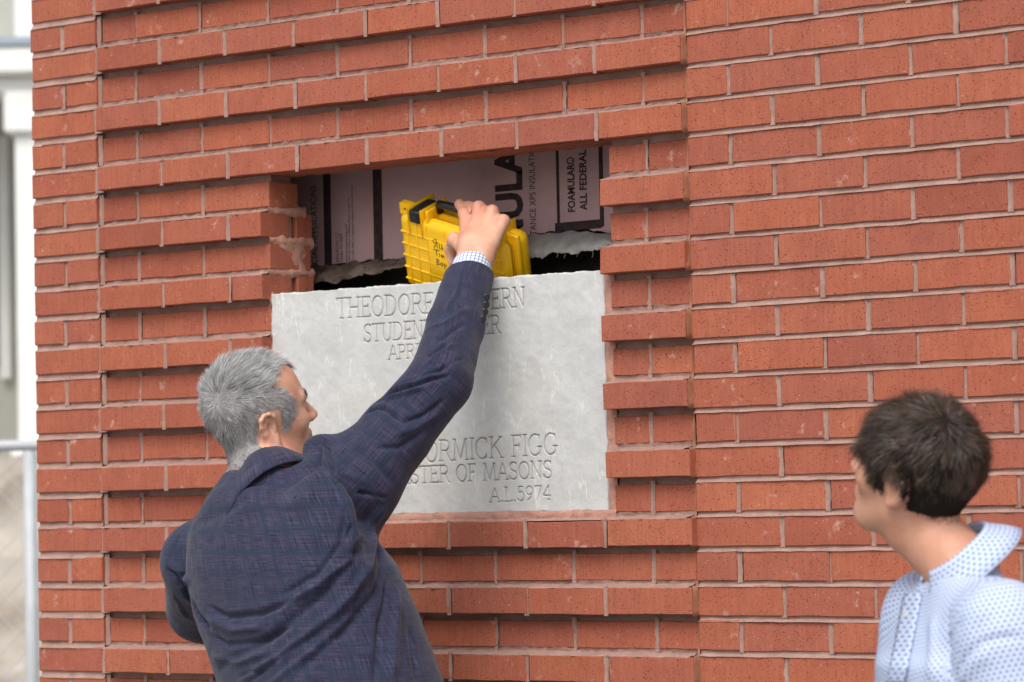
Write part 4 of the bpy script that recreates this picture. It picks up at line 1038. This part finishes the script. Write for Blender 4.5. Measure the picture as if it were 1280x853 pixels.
# ------------------------------------------------------------------ young man in the patterned polo shirt
BHd = Head((0, 0, 0), -1.60, .36, -.20, .96)
rgt = CAM_R[0]*[1, 1, 0]; rgt /= np.linalg.norm(rgt); awy = CAM_R[2]*[1, 1, 0]; awy /= np.linalg.norm(awy)
fb = -rgt*.97-awy*.243; lb = np.array([-fb[1], fb[0], 0]); up = np.array([0, 0, 1.0])
def PD(u, v, z):      # pixel at camera depth z
    d = ray(u, v); return CAM_C+d*z
D0 = 5.36
BHd.O = PD(1120, 613, 5.33)-BHd(-.010, 0, -.077)
nB = PD(1203, 712, D0); cB = PD(1196, 830, D0+.0); hB = np.array([cB[0], cB[1], .92])
sLb, sRb = nB+lb*.165-up*.075, nB-lb*.15-up*.065
eLb, eRb = sLb+lb*.06-up*.28-fb*.02, sRb-lb*.06-up*.28
wLb, wRb = eLb+fb*.08-up*.25, eRb+fb*.08-up*.25
boy = SDF(); BHd.build(boy, .94, .84)
boy.chain([BHd(-.022, -.02, 0), BHd(-.018, -.075, 0), nB+up*.0, nB-up*.08-fb*.02], [.052, .052, .055, .052], .03)
boy.cone(nB+lb*.05-up*.055, sLb-up*.02, .045, .05, .03); boy.cone(nB-lb*.05-up*.055, sRb-up*.02, .045, .05, .03)
boy.chain([nB-up*.08-fb*.02, cB-fb*.015, hB+up*.1, hB], [.055, .08, .09, .10], .03)
for a_, b_, c_ in ((sLb, eLb, wLb), (sRb, eRb, wRb)):
    boy.chain([a_, b_, c_], [.05, .038, .026], .03)
    boy.cone(c_, c_-up*.07, .026, .03, .012)
    for i in range(4):
        k_ = c_-up*.085+fb*(.028-.019*i); boy.chain([k_, k_-up*.035, k_-up*.06-lb*.008], [.0092, .0082, .007], .006)
    boy.chain([c_-up*.03+fb*.03, c_-up*.06+fb*.045, c_-up*.09+fb*.045], [.011, .0095, .008], .008)
fB = {s_: np.array([hB[0], hB[1], 0])+lb*s_*.11 for s_ in (1, -1)}
for s_ in (1, -1):
    boy.chain([hB+lb*s_*.085, (hB+fB[s_])/2+lb*s_*.02+fb*.015, fB[s_]+up*.09], [.08, .055, .04], .03); boy.cone(fB[s_]+up*.045, fB[s_]+fb*.17+up*.03, .036, .028, .02)
V, F = mesh_sdf(boy, (2.2, -1.5, -.01), (3.3, -.4, 1.80), .0029)
V = relax(V, F, 1, .4); Nn = vnormals(V, F)
boyo = fast_mesh('person', V, F, mat_skin('tanned_skin', (.50, .255, .165), (.57, .305, .205), (.50, .20, .13)))
tag(boyo, 'young dark-haired person in white and blue patterned polo shirt watching beside the wall', 'person')
wq = cast(boy, 1181, 523, 3.5, 6.5); wB = BHd.loc(wq); print('boy whorl', wB)
def hmaskB(l):
    f, u, r = l[:, 0], l[:, 1], np.abs(l[:, 2])
    top = (u > .068) & (f < .098)
    side = (u > -.002) & (u <= .07) & (f < .038+1.0*np.clip(u, 0, .07))
    burn = (u > -.014) & (u <= .014) & (f > .006) & (f < .036)
    back = (f < -.026) & (u > -.044+.006*noise(l*260, 3)+np.clip(r-.03, 0, 1)*.5) & (u <= .02) & (f > -.105)
    ear = (np.abs(f+.008) < .022) & (np.abs(u+.004) < .030) & (r > .066)
    return (top | side | burn | back) & ~ear & (f > -.12)
def hlenB(l): return np.clip(.010+.36*np.clip(l[:, 1]+.01, 0, .07)+.014*np.clip(l[:, 0]/.08, 0, 1)-.006*(l[:, 1] < -.03)-.007*(l[:, 0] < -.03), .004, .048)
MHB = mat_hair('dark_brown_hair', ((0, (.010, .0065, .005)), (.4, (.028, .017, .011)), (.75, (.075, .044, .028)), (1, (.18, .11, .07))), .38)
hb = strands('hair', BHd, V, Nn, hmaskB, 34000, hlenB, .00055, wB, MHB, boyo, 15, lambda l: .16+.20*np.clip(l[:, 1]/.1, 0, 1)*np.clip((l[:, 0]+.1)/.15, .3, 1), lambda l: np.stack([.5*(l[:, 1] > .06), -.25*(l[:, 1] < .06)-.25*(l[:, 0] > .06), 0*l[:, 0]], 1), .38, 6, .9, .10)
Lc = BHd.loc(V); hm = hmaskB(Lc) & (Lc[:, 1] > -.035); fm = hm[F].all(1); used = np.unique(F[fm]); rm = np.full(len(V), -1); rm[used] = np.arange(len(used))
fast_mesh('hair_undercoat', V[used]+Nn[used]*.002, rm[F[fm]], simple('brown_scalp', (.012, .009, .007), .8, .1, .2, 200), hb)
# fringe tuft
def tmask(l): return (l[:, 0] > .066) & (l[:, 0] < .100) & (l[:, 1] > .072) & (l[:, 1] < .118)
strands('fringe', BHd, V, Nn, tmask, 3200, lambda l: .034+0*l[:, 0], .0006, wB, MHB, boyo, 17, lambda l: .75+0*l[:, 0], lambda l: np.stack([.9+0*l[:, 0], .15+0*l[:, 0], 0*l[:, 0]], 1), .5, 6, .95, .35)
def eb1(l): return (np.abs(l[:, 1]-.036) < .005) & (np.abs(l[:, 2]+.032) < .016) & (l[:, 0] > .06)
strands('eyebrow', BHd, V, Nn, eb1, 300, lambda l: .010+0*l[:, 0], .0005, np.array([.2, .03, 0]), MHB, boyo, 16, lambda l: .25+0*l[:, 0], lambda l: np.zeros_like(l), .1, 3, .4)
# polo shirt
mp = NT('patterned_polo', .75, .25); a_ = mp.n('Attribute', attribute_name='cloth'); sp = mp.n('SeparateXYZ', i_0=a_.outputs['Vector'])
pu, pv = sp.outputs[0], sp.outputs[1]
row = mp.math('FLOOR', mp.math('DIVIDE', pv, .0072)); par = mp.math('MULTIPLY', mp.math('FLOORED_MODULO', row, 2.0), .5)
fu = mp.math('SUBTRACT', mp.math('FRACT', mp.math('ADD', mp.math('DIVIDE', pu, .0105), par)), .5); fv = mp.math('SUBTRACT', mp.math('FRACT', mp.math('DIVIDE', pv, .0072)), .5)
tick = mp.math('ABSOLUTE', mp.math('SUBTRACT', fv, mp.math('SUBTRACT', mp.math('MULTIPLY', mp.math('ABSOLUTE', fu), 1.1), .25)))
dash = mp.math('MULTIPLY', mp.ramp(tick, (.15, 1), (.27, 0)), mp.ramp(mp.math('ABSOLUTE', fu), (.19, 1), (.29, 0)))
mp.col(mp.mix(mp.math('MULTIPLY', dash, .95), (.50, .56, .69), (.035, .12, .42))); mp.bump(mp.noise(900, None, 2), .0004)
MPO = mp.m
pk = SDF()
zb_ = np.array([.80, .95, 1.10, cB[2], nB[2]-.125, nB[2]-.085, nB[2]-.045, nB[2]-.0]); ab_ = np.array([.20, .19, .19, .195, .19, .165, .10, .06]); bb_ = np.array([.125, .116, .110, .106, .090, .076, .062, .05])
def torsoB(p):
    z = p[:, 2]; cx = np.interp(z, [.9, cB[2], nB[2]], [hB[0], cB[0], nB[0]]); cy = np.interp(z, [.9, cB[2], nB[2]], [hB[1], cB[1], nB[1]])
    a = np.interp(z, zb_, ab_); b = np.interp(z, zb_, bb_); q0 = (p[:, 0]-cx)*lb[0]+(p[:, 1]-cy)*lb[1]; q1 = (p[:, 0]-cx)*fb[0]+(p[:, 1]-cy)*fb[1]
    e = (np.abs(q0/a)**2.3+np.abs(q1/b)**2.3)**(1/2.3); return np.maximum((e-1)*np.minimum(a, b)*.9, np.maximum(z-nB[2]-.0, .80-z)).astype(f32)
pk.add(torsoB, (cB[0], cB[1], 1.2), .6, .02)
pk.cone(nB+lb*.06-up*.058, sLb-up*.012, .048, .066, .045); pk.cone(nB-lb*.06-up*.058, sRb-up*.012, .048, .066, .045)
for a_, b_ in ((sLb, eLb), (sRb, eRb)):
    e_ = a_+(b_-a_)*.78; pk.chain([a_-up*.008, e_], [.062, .070], .045)
    pk.cone(e_-(b_-a_)*.08, e_+(b_-a_)*.5, .068, .07, .003, 'c')
pk.chain([nB+up*.012, BHd(-.015, -.08, 0)], [.057, .057], .004, 'c')
V, F = mesh_sdf(pk, (2.2, -1.5, .74), (3.35, -.4, 1.65), .0055); V = relax(V, F, 2, .5); Nn = vnormals(V, F)
V = fold_disp(V, Nn, pk, [([(1185, 765), (1182, 800), (1190, 850)], .012, -.006), ([(1165, 770), (1166, 810), (1170, 853)], .012, .006), ([(1192, 852), (1205, 824), (1226, 803), (1252, 797), (1280, 797)], .005, -.006), ([(1205, 775), (1190, 790), (1180, 815)], .01, -.004), ([(1200, 853), (1215, 830), (1240, 815)], .012, .005), ([(1255, 740), (1240, 770), (1215, 795)], .012, -.004), ([(1120, 790), (1125, 820), (1122, 853)], .01, -.004)])
V = V+Nn*(.002*noise(V*14, 33))[:, None]
polo = fast_mesh('polo_shirt', V, F, MPO, boyo)
rel = V-np.stack([np.full(len(V), cB[0]), np.full(len(V), cB[1]), V[:, 2]], 1); at2 = np.arctan2(rel@lb, rel@fb)*.16
tS = seg_t(V, sLb, eLb); pS = sLb+tS[:, None]*(eLb-sLb); eS = np.linalg.norm(V-pS, axis=1); ax = (eLb-sLb)/np.linalg.norm(eLb-sLb); s1 = np.cross(ax, fb); s1 /= np.linalg.norm(s1); s2 = np.cross(ax, s1)
uS = np.stack([np.arctan2((V-pS)@s1, (V-pS)@s2)*.075, tS*.28], 1); mS = ((V-sLb)@(lb*.9-up*.35) > -.012) & (eS < .1)
attr(polo, 'cloth', np.where(mS[:, None], uS, np.stack([at2, V[:, 2]-np.hypot(rel@lb, rel@fb)*.4], 1)))
# polo collar, open at the throat
cc = (PD(1234, 654, D0)+PD(1152, 724, D0))/2+up*.004; nd2 = up*.80+fb*.60; nd2 /= np.linalg.norm(nd2); nl = lb; nf2 = np.cross(nl, nd2); nf2 = nf2 if nf2@fb > 0 else -nf2
G = []; UVc = []
for th in np.linspace(-166, 166, 67):
    t = math.radians(th); c_, s_ = math.cos(t), math.sin(t); fr = max(0, -c_); row = []; uvr = []
    leaf = .049+.022*fr**2
    prof = [(.055, -.040), (.0565, -.008), (.0585, .003), (.0615, .005), (.0645, -.001), (.067+leaf*.34, -.001-leaf*.38), (.067+leaf*.66, -.001-leaf*.74)]
    for k, (r_, h_) in enumerate(prof): row.append(cc+nl*s_*r_*(1.04)-nf2*c_*r_*(1.0)+nd2*(h_-.004*fr)+fb*.0); uvr.append((t*.075, (0, .03, .042, .046, .052, .052+leaf*.5, .052+leaf)[k]))
    G.append(row); UVc.append(uvr)
grid_obj('shirt_collar', G, MPO, polo, .0035, True, UVc)
# placket and button
G = []; UVc = []
for t in np.linspace(0, 1, 24):
    row = []; uvr = []
    for s_ in np.linspace(-1, 1, 6):
        q = cast(pk, 1143-22*t+s_*11, 742+112*t, 3.5, 6.5)
        if q is None: q = PD(1143-22*t+s_*11, 742+112*t, D0-.1)
        row.append(q+(fb*.8-awy*.5)*.0035); uvr.append((s_*.013+.002, t*.14))
    G.append(row); UVc.append(uvr)
grid_obj('placket', G, MPO, polo, .002, True, UVc)
q = cast(pk, 1135, 767, 3.5, 6.5)
if q is not None:
    nq = fb*.8-awy*.6; nq /= np.linalg.norm(nq); va, fa = tube([q+nq*.003, q+nq*.0065], [.0052, .0048], 14); mesh_obj('shirt_button', va, fa, simple('pearl', (.6, .58, .55), .3, .5), polo)
tr = SDF(); tr.chain([hB+up*.06, hB], [.125, .13], .05)
for s_ in (1, -1): tr.chain([hB+lb*s_*.085, (hB+fB[s_])/2+lb*s_*.02+fb*.015, fB[s_]+up*.07], [.10, .078, .068], .04)
V, F = mesh_sdf(tr, (2.2, -1.5, .02), (3.3, -.3, 1.15), .009); fast_mesh('trousers', V, F, simple('khaki_trousers', (.33, .25, .16), .85, .15, .15, 60), boyo)
for s_ in (1, -1):
    sh = SDF(); sh.cone(fB[s_]+up*.048, fB[s_]+fb*.19+up*.036, .046, .036, .02); sh.cone(fB[s_]+up*.06, fB[s_]+up*.10, .044, .046, .02)
    V, F = mesh_sdf(sh, fB[s_]-np.array([.3, .3, .02]), fB[s_]+np.array([.3, .3, .2]), .007); V[:, 2] = np.maximum(V[:, 2], .001); fast_mesh('shoe', V, F, simple('brown_leather', (.10, .05, .025), .4, .5, .2, 30), boyo)
# ------------------------------------------------------------------ beyond the corner: white porch and a wire fence
DB = 24.0
b0 = PD(25, 643, DB); b0[2] = 0; bX = rgt; bY = awy; sB = FPX/DB
def bu(u): return (u-25)/sB
def bz_(v): return 1.5+(641-v)/sB
MWH = simple('white_paint', (.74, .74, .71), .6, .3, .05, 3); MSH = simple('grey_green_wall', (.42, .42, .37), .8, .2, .1, 2); MGL = simple('window_glass', (.10, .12, .12), .12, .5, .2, 1); MMT = simple('blue_grey_flashing', (.30, .35, .42), .4, .5, .1, 2)
bld = empty('porch_building', tuple(b0)); bld.rotation_euler = (0, 0, math.atan2(bX[1], bX[0])); tag(bld, 'white classical building with square porch columns far beyond the brick corner', 'building')
def bb(name, mat, *b, bev=0, parent=None): bm = bmesh.new(); box(bm, *b, bev=bev); return bm_obj(name, bm, mat, parent or bld)
bb('wall', MSH, -5, 5, 1.6, 2.0, 0, 8)
for k in range(-2, 3):
    x0 = 0.0+k*1.9
    c_ = bb('column', MWH, x0+.0, x0+.42, 0, .42, 2.0, bz_(165)); bb('capital', MWH, x0-.07, x0+.49, -.07, .49, bz_(165)+.002, bz_(112), bev=.02, parent=c_); bb('column_base', MWH, x0-.05, x0+.47, -.05, .47, 1.9, 1.998, parent=c_)
    w_ = bb('window', MGL, x0-1.25, x0-.35, 1.55, 1.598, 2.6, 4.2); bb('window_frame', MWH, x0-1.33, x0-1.255, 1.5, 1.6, 2.5, 4.3, parent=w_); bb('window_frame', MWH, x0-.345, x0-.27, 1.5, 1.6, 2.5, 4.3, parent=w_)
    bb('pilaster', MWH, x0-.03, x0+.40, .28, .5, bz_(44), 8)
en = bb('entablature', MWH, -5, 5, -.02, .5, bz_(112)+.002, bz_(93)); bb('cornice', MWH, -5, 5, -.16, .55, bz_(92), bz_(57), bev=.02, parent=en); bb('roof_flashing', MMT, -5, 5, -.18, .6, bz_(56), bz_(46), parent=en)
bb('upper_wall', MSH, -5, 5, .52, .7, bz_(44), 8)
ms = NT('pale_rubble', .9); vo = ms.n('TexVoronoi', i_Vector=ms.tc(), i_Scale=2.6); ms.col(ms.mix(ms.ramp(ms.noise(1.6, None, 5), (.35, 0), (.62, 1)), (.33, .28, .23), (.62, .57, .50)))
ms.bump(vo.outputs['Distance'], .08)
bb('stone_base', ms.m, -5, 5, -.4, 1.59, 0, 1.88)
DF = 12.5; f0 = PD(38, 643, DF); f0[2] = 0; sF = FPX/DF
zr = 1.5+(641-556)/sF
fen = empty('wire_fence', tuple(f0)); fen.rotation_euler = (0, 0, math.atan2(bX[1], bX[0])); tag(fen, 'grey wire mesh fence with round post and top rail beyond the corner', 'fence')
MGV = simple('galvanised_steel', (.42, .44, .46), .45, .5, .1, 10)
v, f = tube([(-3, 0, zr), (3, 0, zr)], .021, 10); mesh_obj('top_rail', v, f, MGV, fen, True)
for x in (-2.4, 0, 2.4): v, f = tube([(x, 0, 0), (x, 0, zr-.02)], .024, 10); mesh_obj('post', v, f, MGV, fen, True)
parts = []
for k in range(-60, 61):
    for s_ in (1, -1):
        x0, x1 = k*.09, k*.09+s_*(zr-.06); z0, z1 = .03, zr-.03
        if abs(x0) < 3 and abs(x1) < 4.2: parts.append(tube([(x0, .03*s_*.1, z0), (x1, .03*s_*.1, z1)], .0016, 3, False))
v, f = merge(parts); wm = mesh_obj('wire_mesh', v, f, MGV, fen); tag(wm, kind='stuff')
